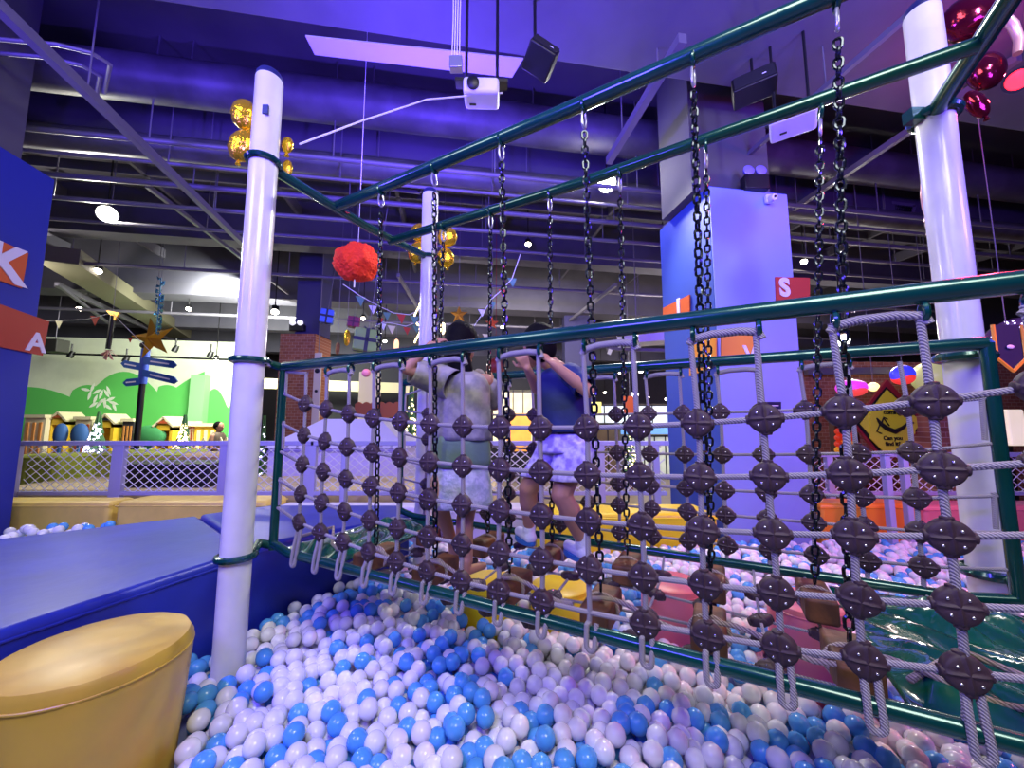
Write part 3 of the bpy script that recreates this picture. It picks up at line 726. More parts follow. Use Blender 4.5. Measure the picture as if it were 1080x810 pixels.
def remeshed(name, bm, material, parent, voxel=0.006, smooth=4, org=Vector()):
    me = bpy.data.meshes.new(name); bm.to_mesh(me); bm.free(); o = bpy.data.objects.new(name, me); COL.objects.link(o)
    r = o.modifiers.new('r', 'REMESH'); r.mode = 'VOXEL'; r.voxel_size = voxel; r.use_smooth_shade = True
    s = o.modifiers.new('s', 'SMOOTH'); s.iterations = smooth; s.factor = 0.5
    bpy.context.view_layer.update(); dg = bpy.context.evaluated_depsgraph_get()
    me2 = bpy.data.meshes.new_from_object(o.evaluated_get(dg)); bpy.data.objects.remove(o)
    me2.transform(Matrix.Translation(-org)); me2.materials.clear(); me2.materials.append(material); me2.name = name
    me2.polygons.foreach_set('use_smooth', [True]*len(me2.polygons))
    o = bpy.data.objects.new(name, me2); COL.objects.link(o); o.parent = parent; return o
def hand(bm, wrist, direction, palm_n, curl, side, k=0.85):
    """palm, four unequal bent fingers and a thumb leaving the palm's side"""
    d = Vector(direction).normalized(); nn = Vector(palm_n); nn = (nn - d*nn.dot(d)).normalized(); s = d.cross(nn)*side
    w = Vector(wrist); 
    for q in (-1, -0.33, 0.33, 1): capsule(bm, w + s*q*0.012*k, 0.011*k, w + d*0.060*k + s*q*0.024*k, 0.0095*k, 8)
    for i, (q, L) in enumerate(((-1, 0.050), (-0.33, 0.060), (0.33, 0.057), (1, 0.045))):
        p = w + d*0.062*k + s*q*0.027*k; a = curl*0.5; r = 0.0078*k
        for seg in range(3):
            dd = d*cos(a) + nn*sin(a) + s*q*0.06; p2 = p + dd*L*k*(0.45, 0.32, 0.25)[seg]; capsule(bm, p, r, p2, r*0.92, 8); p = p2; a += curl; r *= 0.92
    p = w + d*0.018*k + s*-0.022*k; p2 = p + (d*0.5 - s*0.75 + nn*0.35).normalized()*0.032*k; capsule(bm, p, 0.0105*k, p2, 0.0088*k, 8)
    p3 = p2 + (d*0.85 - s*0.15 + nn*0.5).normalized()*0.028*k; capsule(bm, p2, 0.0088*k, p3, 0.0072*k, 8)
def head(bm, c, fwd, k=1.0):
    f = Vector(fwd).normalized(); u = (UP - f*UP.dot(f)).normalized(); s = f.cross(u); c = Vector(c)
    ellip(bm, c + u*0.012*k, (0.074*k, 0.092*k, 0.094*k), (s, f, u)); ellip(bm, c + f*0.018*k - u*0.048*k, (0.054*k, 0.062*k, 0.056*k), (s, f, u))
    capsule(bm, c + f*0.088*k + u*0.004*k, 0.008*k, c + f*0.104*k - u*0.022*k, 0.0125*k)           # nose
    capsule(bm, c + f*0.083*k - u*0.046*k - s*0.016*k, 0.006*k, c + f*0.083*k - u*0.046*k + s*0.016*k, 0.006*k)  # mouth
    capsule(bm, c + f*0.074*k - u*0.088*k, 0.014*k, c + f*0.06*k - u*0.09*k, 0.018*k)               # chin
    for q in (-1, 1):
        ellip(bm, c + s*q*0.074*k - u*0.005*k, (0.009*k, 0.016*k, 0.026*k), (s, f, u)); ellip(bm, c + f*0.078*k + s*q*0.030*k + u*0.012*k, (0.014*k, 0.010*k, 0.009*k), (s, f, u))
def ringpts(c, a, b, A, B, n=28, wav=0.0, ph=0.0):
    return [Vector(c) + A*(a*cos(2*pi*k/n)*(1+wav*sin(5*2*pi*k/n+ph))) + B*(b*sin(2*pi*k/n)*(1+wav*sin(7*2*pi*k/n+ph))) for k in range(n)]
def cloth(name, rings, material, parent, org, th=0.006, cap=False):
    m = mb(material).loft([[p-org for p in r] for r in rings], cap=cap); o = m.build(name, parent=parent)
    sd = o.modifiers.new('sub', 'SUBSURF'); sd.levels = 1; sd.render_levels = 2
    s = o.modifiers.new('solid', 'SOLIDIFY'); s.thickness = th; s.offset = 1; return o
K = atY
M_shirtg = mat('grey_print_shirt', '#a09c98', 0.85, bump=0.5, bscale=26, second='#77757c', vscale=14)
M_skirt = mat('white_lace_skirt', '#d6d8dc', 0.8, bump=0.8, bscale=60, second='#a9b6b4', vscale=22)
M_greenh = mat('green_print', '#6d8a70', 0.8, bump=0.3)
M_navy = mat('navy_shirt', '#1d2c66', 0.75, bump=0.3, bscale=25, vary=0.1)
M_shorts = mat('white_violet_print_shorts', '#dcd6f0', 0.8, bump=0.2, second='#9a86d4', vscale=28)
M_sock = mat('white_sock', '#dcdfe8', 0.85, bump=0.5, bscale=90)
M_shoeblue = mat('blue_shoe_sole', '#2c6cb0', 0.5)

# --- girl on the left, seen from behind
G0 = K(489, 600, 2.10); G0.z = 0.93
g = thing('person', 'child in loose grey shirt and white lace skirt, seen from behind, left arm raised', 'person', loc=G0)
bm = bmesh.new(); fw = v_
hd = K(488, 362, 2.13); nk = K(488, 392, 2.12)
head(bm, hd, fw, 0.98)
sl, sr = K(464, 402, 2.10), K(513, 402, 2.15); ch = K(488, 418, 2.13); wa = K(486, 452, 2.12); hp = K(485, 484, 2.12)
hl, hr = K(474, 494, 2.10), K(496, 494, 2.14)
capsule(bm, hd - UP*0.06, 0.042, nk, 0.043); capsule(bm, sl, 0.042, sr, 0.042)
capsule(bm, nk, 0.05, ch, 0.085); capsule(bm, ch + e_*0.03, 0.075, wa + e_*0.02, 0.072); capsule(bm, ch - e_*0.03, 0.075, wa - e_*0.02, 0.072)
capsule(bm, wa, 0.08, hp, 0.09); capsule(bm, hl, 0.075, hr, 0.075)
# left arm raised: elbow out to the left, hand beside the head
el = K(429, 389, 2.00); wr = K(455, 363, 1.99)
capsule(bm, sl, 0.038, el, 0.031); capsule(bm, el, 0.030, wr, 0.021); hand(bm, wr, K(470, 355, 2.03)-wr, v_*0.6-UP*0.4, 0.5, 1)
# right arm forward to the far handrail side
el2 = K(522, 428, 2.28); wr2 = K(516, 402, 2.50)
capsule(bm, sr, 0.038, el2, 0.030); capsule(bm, el2, 0.029, wr2, 0.021); hand(bm, wr2, UP*0.6+v_*0.5, -e_, 0.9, -1)
# legs: right one straight, left one bent and stepping
kn = K(491, 548, 2.10); an = K(493, 592, 2.08)
capsule(bm, hr, 0.074, kn, 0.046); capsule(bm, kn - v_*0.008, 0.045, kn.lerp(an, 0.35) - v_*0.016, 0.046); capsule(bm, kn.lerp(an, 0.35)-v_*0.012, 0.044, an, 0.028)
capsule(bm, an - v_*0.02, 0.026, an - UP*0.045 - v_*0.02, 0.026); capsule(bm, an - UP*0.045, 0.025, an - UP*0.055 + v_*0.12 + e_*0.02, 0.020)
kn2 = K(459, 520, 2.02); an2 = K(478, 574, 2.30)
capsule(bm, hl, 0.074, kn2, 0.047); capsule(bm, kn2, 0.045, kn2.lerp(an2, 0.35), 0.045); capsule(bm, kn2.lerp(an2, 0.35), 0.043, an2, 0.028)
capsule(bm, an2, 0.028, an2 - UP*0.05, 0.026); capsule(bm, an2 - UP*0.05, 0.024, an2 - UP*0.058 + v_*0.11 + e_*0.05, 0.019)
remeshed('body', bm, M_skin, g, 0.0055, 5, G0)
# hair
bm = bmesh.new(); ellip(bm, hd + UP*0.022 - fw*0.012, (0.090, 0.104, 0.100), (e_, fw, UP)); ellip(bm, hd - UP*0.05 - fw*0.05, (0.086, 0.062, 0.085), (e_, fw, UP))
capsule(bm, hd - fw*0.06 - UP*0.02, 0.075, nk - fw*0.045 - UP*0.01, 0.046)
capsule(bm, hd - fw*0.06 + e_*0.03 - UP*0.05, 0.045, nk - fw*0.03 + e_*0.055 + UP*0.0, 0.03)
remeshed('hair', bm, M_hair, g, 0.006, 4, G0)
R_ = []
for c, a, b, wv in ((nk + UP*0.005, .055, .052, 0), (nk - UP*0.025, .12, .08, 0.01), (sl.lerp(sr, .5) - UP*0.02, .155, .105, 0.02), (ch - UP*0.01, .160, .118, 0.03), (wa + UP*0.02, .168, .125, 0.04), (wa - UP*0.06, .170, .13, 0.05)):
    R_.append(ringpts(c, a, b, e_, v_, wav=wv, ph=c.z*20))
cloth('shirt', R_, M_shirtg, g, G0)
def sleeve(name, pts, rad, material, parent, org):
    R = []
    for i, p in enumerate(pts):
        d = (pts[min(i+1, len(pts)-1)]-pts[max(i-1, 0)]).normalized(); A = d.orthogonal().normalized(); B = d.cross(A); R.append(ringpts(p, rad[i], rad[i], A, B, 20, 0.03, i*2.0))
    return cloth(name, R, material, parent, org, 0.005)
sleeve('left_sleeve', [sl + e_*0.10 - UP*0.03, sl + e_*0.02, sl.lerp(el, 0.5), sl.lerp(el, 0.84)], [0.085, 0.088, 0.074, 0.062], M_shirtg, g, G0)
sleeve('right_sleeve', [sr - e_*0.05, sr, sr.lerp(el2, 0.5), sr.lerp(el2, 0.85)], [0.075, 0.066, 0.058, 0.056], M_shirtg, g, G0)
cloth('green_shirt_hem', [ringpts(wa - UP*0.04, .157, .125, e_, v_, wav=.03), ringpts(hp - UP*0.035, .166, .142, e_, v_, wav=.05)], M_greenh, g, G0, 0.008)
R_ = [ringpts(hp + UP*0.03, .12, .11, e_, v_), ringpts(hp - UP*0.04, .155, .135, e_, v_, wav=.02), ringpts(hp - UP*0.13, .168, .15, e_, v_, wav=.05), ringpts(hp - UP*0.24, .176, .16, e_, v_, wav=.07)]
cloth('skirt', R_, M_skirt, g, G0, 0.006)

# --- child on the right in navy shirt
B0 = K(600, 600, 1.93); B0.z = 0.93
b = thing('person', 'child in navy T-shirt and white-violet printed shorts, hand gripping the rope loop', 'person', loc=B0)
bm = bmesh.new(); fw = (v_*0.55 - e_*0.75).normalized(); sd = fw.cross(UP)
hd = K(567, 365, 1.98); nk = K(588, 390, 1.97); head(bm, hd, fw, 0.98)
s1, s2 = K(606, 398, 1.90), K(580, 400, 2.12); ch = K(595, 415, 2.0); wa = K(598, 445, 2.0); hp = K(598, 466, 2.0)
capsule(bm, hd - UP*0.05 - fw*0.02, 0.042, nk, 0.044); capsule(bm, s1, 0.043, s2, 0.043); capsule(bm, nk, 0.05, ch, 0.085); capsule(bm, ch, 0.092, wa, 0.08); capsule(bm, wa, 0.08, hp, 0.09)
h1, h2 = K(607, 476, 1.95), K(586, 476, 2.06); capsule(bm, h1, 0.075, h2, 0.075)
# near arm: elbow out at the right, hand on the rope loop under the handrail
el = K(620, 413, 1.83); wr = K(584, 384, 1.82)
capsule(bm, s1, 0.042, el, 0.033); capsule(bm, el, 0.033, el.lerp(wr, 0.4), 0.031); capsule(bm, el.lerp(wr, 0.4), 0.031, wr, 0.022); hand(bm, wr, K(568, 370, 1.83)-wr, -UP*0.8+v_*0.3, 0.95, 1, 0.95)
el2 = K(566, 410, 2.05); wr2 = K(556, 388, 1.93); capsule(bm, s2, 0.04, el2, 0.031); capsule(bm, el2, 0.030, wr2, 0.021); hand(bm, wr2, K(548, 372, 1.89)-wr2, -UP*0.4+v_*0.5, 0.95, -1, 0.95)
# legs
kn = K(592, 522, 1.88); an = K(614, 570, 1.93)
capsule(bm, h1, 0.078, kn, 0.050); capsule(bm, kn, 0.048, kn.lerp(an, .35)+e_*0.01, 0.05); capsule(bm, kn.lerp(an, .35), 0.047, an, 0.03)
ft = an - UP*0.055; capsule(bm, an, 0.03, ft, 0.028); capsule(bm, ft, 0.027, ft + fw*0.12 - UP*0.005, 0.021)
kn2 = K(557, 515, 2.06); an2 = K(558, 556, 2.16)
capsule(bm, h2, 0.078, kn2, 0.050); capsule(bm, kn2, 0.048, kn2.lerp(an2, .35), 0.049); capsule(bm, kn2.lerp(an2, .35), 0.046, an2, 0.03)
ft2 = an2 - UP*0.05; capsule(bm, an2, 0.03, ft2, 0.028); capsule(bm, ft2, 0.026, ft2 + fw*0.12, 0.021)
remeshed('body', bm, M_skin, b, 0.0055, 5, B0)
bm = bmesh.new(); ellip(bm, hd + UP*0.028 - fw*0.018, (0.086, 0.100, 0.092), (sd, fw, UP)); ellip(bm, hd - UP*0.02 - fw*0.045, (0.082, 0.060, 0.075), (sd, fw, UP))
remeshed('hair', bm, M_hair, b, 0.006, 4, B0)
R_ = []
for c, a, q, wv in ((nk + UP*0.0, .055, .052, 0), (nk - UP*0.035, .105, .08, 0.01), (s1.lerp(s2, .5) - UP*0.03, .138, .105, 0.015), (ch - UP*0.01, .138, .108, 0.02), (wa + UP*0.0, .142, .118, 0.03), (wa - UP*0.05, .146, .122, 0.03)):
    R_.append(ringpts(c, a, q, sd, fw, wav=wv, ph=c.z*20))
cloth('shirt', R_, M_navy, b, B0)
sleeve('near_sleeve', [s1 - (s1-s2).normalized()*0.04, s1, s1.lerp(el, 0.4), s1.lerp(el, 0.8)], [0.072, 0.062, 0.058, 0.056], M_navy, b, B0)
sleeve('far_sleeve', [s2 + (s1-s2).normalized()*0.04, s2, s2.lerp(el2, 0.7)], [0.07, 0.06, 0.055], M_navy, b, B0)
for hh, kk, nm in ((h1, kn, 'shorts_leg'), (h2, kn2, 'shorts_leg')):
    d = (kk-hh); R = [ringpts(hh + UP*0.05, .088, .088, sd, fw), ringpts(hh, .102, .105, sd, fw, wav=.02), ringpts(hh + d*0.4, .088, .092, sd, fw, wav=.04), ringpts(hh + d*0.66, .086, .09, sd, fw, wav=.05)]
    cloth(nm, R, M_shorts, b, B0)
cloth('shorts_waist', [ringpts(hp + UP*0.05, .112, .105, sd, fw), ringpts(hp, .128, .12, sd, fw, wav=.02), ringpts(hp - UP*0.05, .138, .13, sd, fw, wav=.03)], M_shorts, b, B0)
for f_, a_ in ((ft, an), (ft2, an2)):
    sk = bmesh.new(); capsule(sk, a_ + UP*0.035, 0.036, a_ - UP*0.02, 0.035); capsule(sk, f_ - fw*0.015, 0.035, f_ + fw*0.12, 0.028)
    s = remeshed('sock', sk, M_sock, b, 0.006, 3, B0)
    so = mb(M_shoeblue); so.loft([[p - B0 for p in ringpts(f_ + fw*0.05 - UP*z, .042*k, .10*k, sd, fw, 24)] for z, k in ((0.016, 0.96), (0.03, 1.0), (0.04, 0.95))]); so.build('sole', parent=b)

# ================================================================== THINGS ON THE CEILING
def rodpair(m, c, h): m.tube([c, Vector((c.x, c.y, h))], 0.012, 6)
def projector(label, c, yaw, tilt, w=0.36, mat_=M_whitep, drop=True):
    t = thing('projector', label, 'projector', 'ceiling projectors', c); R = Euler((tilt, 0, yaw)).to_matrix(); X, Y, Z = R.col[0], R.col[1], R.col[2]
    mb(mat_).box((0,0,0), (w, w*0.78, 0.12), (X, Y, Z)).build('casing', parent=t, bev=0.025)
    mb(M_black).lathe(-Y*(w*0.39) + X*w*-0.22, [(0.045, -0.01), (0.045, 0.02), (0.03, 0.028), (0.001, 0.03)], 20, -Y).build('lens', parent=t)
    vt = mb(M_black)
    for k in range(5): vt.box(X*(w*0.5) + Y*(0.02*k-0.04), (0.004, 0.008, 0.07), (X, Y, Z))
    vt.box(-Z*0.062 + X*-0.07 + Y*0.03, (0.05, 0.02, 0.004), (X, Y, Z)); vt.build('vents', parent=t, smooth=False)
    br = mb(M_black)
    for q in (-1, 1): br.tube([Z*0.06 + X*q*0.12, Vector((X.x*q*0.12, X.y*q*0.12, 5.0-c.z))], 0.012, 6)
    br.box(Z*0.075, (0.4, 0.1, 0.02), (X, Y, Z)); br.build('ceiling_bracket', parent=t, smooth=False)
    return t
projector('white projector hung from the ceiling at the top centre', atY(508, 99, 2.75), radians(2), radians(8), 0.27)
projector('white projector hung right of centre in front of the pillar, half behind the green rail', atY(836, 128, 3.1), radians(-35), radians(-6), 0.34)
def speaker(label, px, py, Y, w, h, yaw, tilt, roll):
    c = atY(px, py, Y); t = thing('speaker', label, 'speaker', 'ceiling speakers', c); R = Euler((tilt, roll, yaw)).to_matrix(); X, Y_, Z = R.col[0], R.col[1], R.col[2]
    mb(M_black).box((0,0,0), (w, 0.2, h), (X, Y_, Z)).build('cabinet', parent=t, bev=0.012)
    mb(mat('speaker_cloth', '#15141a', 0.9, bump=0.5, bscale=300)).box(-Y_*0.104, (w*0.9, 0.01, h*0.86), (X, Y_, Z)).build('grille', parent=t, smooth=False)
    mb(M_whitep).box(-Y_*0.111 + X*w*0.22 - Z*h*0.1, (0.03, 0.003, 0.008), (X, Y_, Z)).build('badge', parent=t, smooth=False)
    br = mb(M_black); br.tube([Y_*0.05, Y_*0.1 + UP*0.1, Vector((Y_.x*0.1, Y_.y*0.1, 5.0-c.z))], 0.013, 6); br.build('bracket', parent=t)
speaker('black tilted speaker right of the top centre projector', 570, 63, 2.7, 0.22, 0.13, radians(10), radians(-25), radians(28))
speaker('black wide speaker on the column above the light blue pillar', 795, 92, 3.2, 0.34, 0.16, radians(-30), radians(-12), radians(-4))
# junction box with hanging cords on the soffit
jb = atY(481, 68, 2.5); t = thing('junction_box', 'small metal junction box with cords left of the top centre projector', 'junction box', loc=jb)
mb(M_steel).box((0,0,0), (0.09, 0.06, 0.09)).build('box', parent=t, bev=0.005)
m = mb(M_whitep)
for k in range(4): m.tube([Vector((-0.03+0.018*k, 0, 0.04)), Vector((-0.025+0.016*k, 0.0, 0.35)), Vector((-0.03+0.02*k, 0.0, 5.0-jb.z))], 0.004, 5)
m.build('cords', parent=t)
cp = [atY(530, 98, 2.78), atY(450, 105, 2.6), atY(380, 128, 2.3), atY(316, 152, 2.05)]
tag(mb(M_whitep).tube(cp, 0.006, 6).build('cable'), 'white cable swinging from the top centre projector to the near pole', 'cable')
# emergency lamp
el_ = atY(796, 194, 3.86); t = thing('emergency_lamp', 'black emergency lamp with two round heads standing on the light blue pillar top', 'lamp', loc=el_)
mb(M_black).box((0, 0, 0), (0.26, 0.1, 0.16)).build('battery_box', parent=t, bev=0.01)
for q in (-0.07, 0.06):
    hd_ = mb(mat('lamp_head', '#8f86e8', 0.2)).lathe((q, -0.02, 0.14), [(0.02, -0.05), (0.05, -0.02), (0.058, 0.01), (0.05, 0.016), (0.001, 0.02)], 20, Vector((0, -1, 0.15))).build('lamp_head', parent=t)
cd_ = atY(811, 210, 3.86); t = thing('security_camera', 'small white security camera near the top of the light blue pillar', 'camera', loc=cd_)
mb(M_whitep).box((0, 0, 0), (0.08, 0.05, 0.09)).build('base', parent=t, bev=0.015)
mb(M_whitep).lathe((0, -0.02, -0.005), [(0.035, 0), (0.038, 0.04), (0.03, 0.065), (0.001, 0.07)], 18, Vector((0.1, -1, -0.3))).build('dome', parent=t)
mb(M_black).lathe((0.006, -0.085, -0.02), [(0.014, 0), (0.014, 0.006), (0.001, 0.008)], 12, Vector((0.1, -1, -0.3))).build('lens', parent=t)

# lamps
def track_lamp(label, px, py, Y, r=0.07, lens=None, group='small white track lamps', ceil_rod=True):
    c = atY(px, py, Y); t = thing('track_lamp', label, 'lamp', group, c); d = (CAM - c).normalized()*(1.5 if lens else 0.6) - UP*(0.25 if lens else 0.8); d.normalize()
    mb(M_black).lathe(-d*0.02, [(r*0.5, -r*2.2), (r*1.0, -r*1.6), (r*1.08, 0), (r*1.1, 0.012)], 16, d).build('can', parent=t)
    mb(lens or M_lens).lathe((0,0,0), [(r*0.95, -0.004), (r*0.95, 0.006), (r*0.5, r*0.22), (0.001, r*0.28)], 16, d).build('lens', parent=t)
    m = mb(M_black); m.tube([-d*r*1.6, Vector((0, 0, 0.16)), Vector((0, 0, CE-c.z))], 0.012, 6); m.build('stem', parent=t)
    return c
small = [(103, 286, 7.5, .07, 'above the hanging duct at the left'), (84, 326, 9.5, .07, 'lower left, near the white pennant'), (199, 326, 9.5, .06, 'left, above the signpost star'), (290, 329, 8.5, .08, 'just right of the near pole'),
         (557, 258, 7.5, .06, 'left of the big flood lamp, lower'), (700, 268, 8.0, .05, 'beside the middle pillar, left'), (848, 276, 7.5, .06, 'beside the middle pillar, right'), (228, 379, 11, .06, 'over the green wall, right part'),
         (383, 336, 9, .05, 'under the red pom-pom chain'), (406, 360, 10, .05, 'right of the green gift box'), (530, 345, 10, .05, 'between the two heads'), (626, 352, 10.5, .0501, 'right of the boy\'s hair'),
         (634, 387, 16, .09, 'under the handrail, first of the middle row'), (654, 393, 17, .08, 'under the handrail, faint'), (676, 392, 16.5, .08, 'under the handrail, left of the pillar'), (622, 410, 16, .11, 'beside the boy\'s elbow'),
         (670, 416, 17, .15, 'bright one over the shop sign'), (683, 419, 18, .08, 'dim one right of the bright shop lamp'), (704, 421, 17, .11, 'against the pillar edge'), (638, 414, 19, .07, 'tiny one over the far shops'),
         (532, 398, 12, .1, 'right of the girl\'s shoulder'), (57, 342, 11, .0, '')]
for px, py, Y, r, lab in small:
    if r: track_lamp('small white track lamp ' + lab, px, py, Y, r)
c = track_lamp('big dazzling white flood lamp in the middle of the ceiling', 640, 193, 4.9, 0.12, M_lensbig, 'flood lamps')
light('SPOT', 'flood_lamp_beam', c - UP*0.05 + Vector((-0.05, -0.22, -0.1)), (0.3, 1.8, 0.6), (1.0, 0.98, 0.92), 330, 0.06, 110, 0.5)
c = track_lamp('big dazzling white flood lamp at the left beside the blue pillar', 113, 226, 5.6, 0.12, M_lensbig, 'flood lamps')
light('SPOT', 'flood_lamp_beam_left', c + Vector((0.1, -0.22, -0.12)), (-1.5, 2.6, 0.6), (1.0, 0.98, 0.9), 260, 0.06, 110, 0.5)
c = track_lamp('white flood lamp low at the right behind the rope loop', 889, 359, 7.5, 0.11, M_lensbig, 'flood lamps')
light('SPOT', 'flood_lamp_beam_right', c + Vector((-0.05, -0.2, -0.1)), (2.0, 2.5, 0.6), (1.0, 0.98, 0.92), 120, 0.06, 100, 0.5)
# dark idle track lamps against the green wall
for px, py in ((75, 374), (133, 379), (222, 374), (185, 368)):
    c = atY(px, py, 10.5); t = thing('idle_track_lamp', 'small dark track lamp above the green mural, %s' % {75: 'leftmost', 133: 'left of the signpost star', 222: 'right of the near pole side', 185: 'right of the signpost star'}[px], 'lamp', 'dark lamps over the mural', c)
    mb(M_black).lathe((0,0,0), [(0.05, -0.1), (0.07, 0), (0.07, 0.08), (0.05, 0.09)], 12, Vector((-0.3, -0.2, -1))).build('can', parent=t); mb(M_black).tube([(0, 0, 0.05), (0, 0, 0.3)], 0.02, 6).build('stem', parent=t)
tag(mb(M_black).beam(atY(40, 372, 10.5), atY(262, 380, 10.5), 0.05, 0.05).build('lamp_rail', smooth=False), 'thin black rail carrying the dark lamps above the green mural', 'lighting track')
# red lamp
c = atY(1074, 84, 2.7); t = thing('red_stage_lamp', 'glowing red stage lamp at the top right edge', 'lamp', loc=c)
dr = (Vector((0.6, 0.4, 1.6))-c).normalized()
mb(M_black).lathe((0,0,0), [(0.05, -0.2), (0.075, -0.15), (0.08, 0), (0.085, 0.01)], 20, dr).build('can', parent=t)
mb(mat('red_lens', '#ff1826', 0.3, emit=9)).lathe((0,0,0), [(0.074, 0.0), (0.06, 0.02), (0.001, 0.03)], 20, dr).build('lens', parent=t)
light('SPOT', 'red_lamp_beam', c + dr*0.06, (1.5, 1.0, 0.9), (1.0, 0.04, 0.08), 110, 0.05, 90, 0.6)
light('POINT', 'red_lamp_spill', c + Vector((0.1, 0.25, 0.15)), None, (1.0, 0.03, 0.12), 22, 0.05)

# foil balloons
def balloon(label, px, py, Y, rx, rz, tiltd=0, material=None, group='gold foil balloons'):
    c = atY(px, py, Y); t = thing('foil_balloon', label, 'balloon', group, c)
    q = radians(tiltd); X = Vector((cos(q), 0, sin(q))); Z = Vector((-sin(q), 0, cos(q))); Yv = Vector((0, 1, 0)); rings = []
    nu, nv = 26, 15; m = mb(material or M_gold); rr = []
    for j in range(nv+1):
        th = -pi/2 + pi*j/nv; ring = []
        for i in range(nu):
            ph = 2*pi*i/nu; ed = abs(cos(ph))**6*0.09; w = 1 + 0.05*sin(th*9+ph*3)*abs(cos(ph))
            ring.append(X*(rx*cos(th)*cos(ph)*w) + Yv*(rx*0.62*cos(th)*sin(ph)*(1-ed)) + Z*(rz*sin(th)))
        rr.append(ring)
    m.loft(rr); m.build('foil_body', parent=t)
    mb(material or M_gold).lathe(-Z*rz, [(0.004, 0.01), (0.012, -0.012), (0.014, -0.02), (0.001, -0.021)], 10).build('tail', parent=t)
balloon('gold foil balloon, upper one left of the near pole top', 258, 121, 2.06, 0.075, 0.095, 18)
balloon('gold foil balloon, lower one left of the near pole top', 256, 154, 2.06, 0.08, 0.095, -12)
balloon('gold foil balloon peeking out right of the near pole, upper', 303, 153, 2.12, 0.035, 0.05, 0)
balloon('gold foil balloon peeking out right of the near pole, lower', 303, 178, 2.12, 0.03, 0.055, 0)
balloon('gold foil balloon at the far pole, upper left', 443, 245, 3.25, 0.085, 0.08, 10)
balloon('gold foil balloon at the far pole, lower left', 441, 266, 3.25, 0.085, 0.10, -15)
balloon('gold foil balloon at the far pole, upper right', 472, 250, 3.25, 0.085, 0.09, -10)
balloon('gold foil balloon at the far pole, lower right', 470, 272, 3.25, 0.075, 0.09, 10)
M_redfoil = mat('maroon_foil', '#6a1424', 0.15, 0.85, bump=0.6, bscale=14); M_tan = mat('tan_foil', '#d6a878', 0.3, 0.4)
M_pinkfoil = mat('salmon_foil', '#e0a49a', 0.3, 0.2, bump=0.5)
balloon('maroon foil balloon behind the top of the thick right pole', 1022, 20, 2.1, 0.16, 0.13, 20, M_redfoil, 'maroon balloons at the right pole')
balloon('maroon foil balloon below the right cross bar', 1040, 75, 2.1, 0.10, 0.12, -30, M_redfoil, 'maroon balloons at the right pole')
balloon('small maroon foil balloon by the clamp of the thick right pole', 1030, 110, 2.05, 0.055, 0.09, 30, M_redfoil, 'maroon balloons at the right pole')
tc_ = atY(1060, 30, 2.0); ta = thing('foil_antler', 'tan curved foil antler hanging at the top right corner', 'balloon', loc=tc_)
mb(M_tan).tube([Vector((-0.14, 0, -0.02)), Vector((-0.08, 0, 0.07)), Vector((0.0, 0, 0.08)), Vector((0.05, 0, 0.02)), Vector((0.07, 0, -0.07)), Vector((0.05, 0, -0.16))], [0.012, 0.02, 0.026, 0.024, 0.022, 0.02], 12).build('curved_body', parent=ta)
mb(M_tan).tube([Vector((0.0, 0, 0.08)), Vector((0.04, 0, 0.15))], [0.02, 0.01], 10).build('tine', parent=ta)
balloon('salmon foil balloon edge, left side of the thick right pole', 976, 205, 1.82, 0.022, 0.12, -4, M_pinkfoil, 'salmon balloons')
balloon('small cream foil balloon under the salmon one at the right pole', 979, 237, 1.82, 0.015, 0.03, 0, M_cream, 'salmon balloons')
# paper ruffle left of the near pole
tt = thing('paper_streamer', 'crinkled white paper streamer behind the left edge of the near pole', 'streamer', loc=atY(266, 250, 2.2))
m = mb(M_whitep)
for k in range(9): m.ball((0.0, 0, 0.09-k*0.022), (0.016, 0.016, 0.008), 8, 6)
m.build('ruffle', parent=tt)

# pom-pom
pc_ = atY(377, 277, 3.6); t = thing('paper_pompom', 'big fluffy red paper pom-pom hanging at left of centre', 'pom-pom', loc=pc_)
bm = bmesh.new(); bmesh.ops.create_icosphere(bm, subdivisions=6, radius=1)
for q in bm.verts:
    d = q.co.normalized(); w = 1 + 0.16*noise.noise(d*1.9) + 0.05*noise.noise(d*7) + 0.10*abs(noise.noise(d*22)) + 0.03*random.random(); q.co = Vector((d.x*0.20, d.y*0.18, d.z*0.175))*w
me = bpy.data.meshes.new('tissue_ball'); bm.to_mesh(me); bm.free(); me.materials.append(mat('red_tissue', '#ff3a1c', 0.8, vary=0.1, vscale=20)); me.polygons.foreach_set('use_smooth', [True]*len(me.polygons))
o = bpy.data.objects.new('tissue_ball', me); COL.objects.link(o); o.parent = t
mb(M_whitep).tube([(0, 0, 0.15), (0, 0, CE-pc_.z)], 0.003, 5).build('thread', parent=t)
mb(M_whitep).box((0, -0.05, -0.22), (0.012, 0.004, 0.09)).build('paper_tag', parent=t)

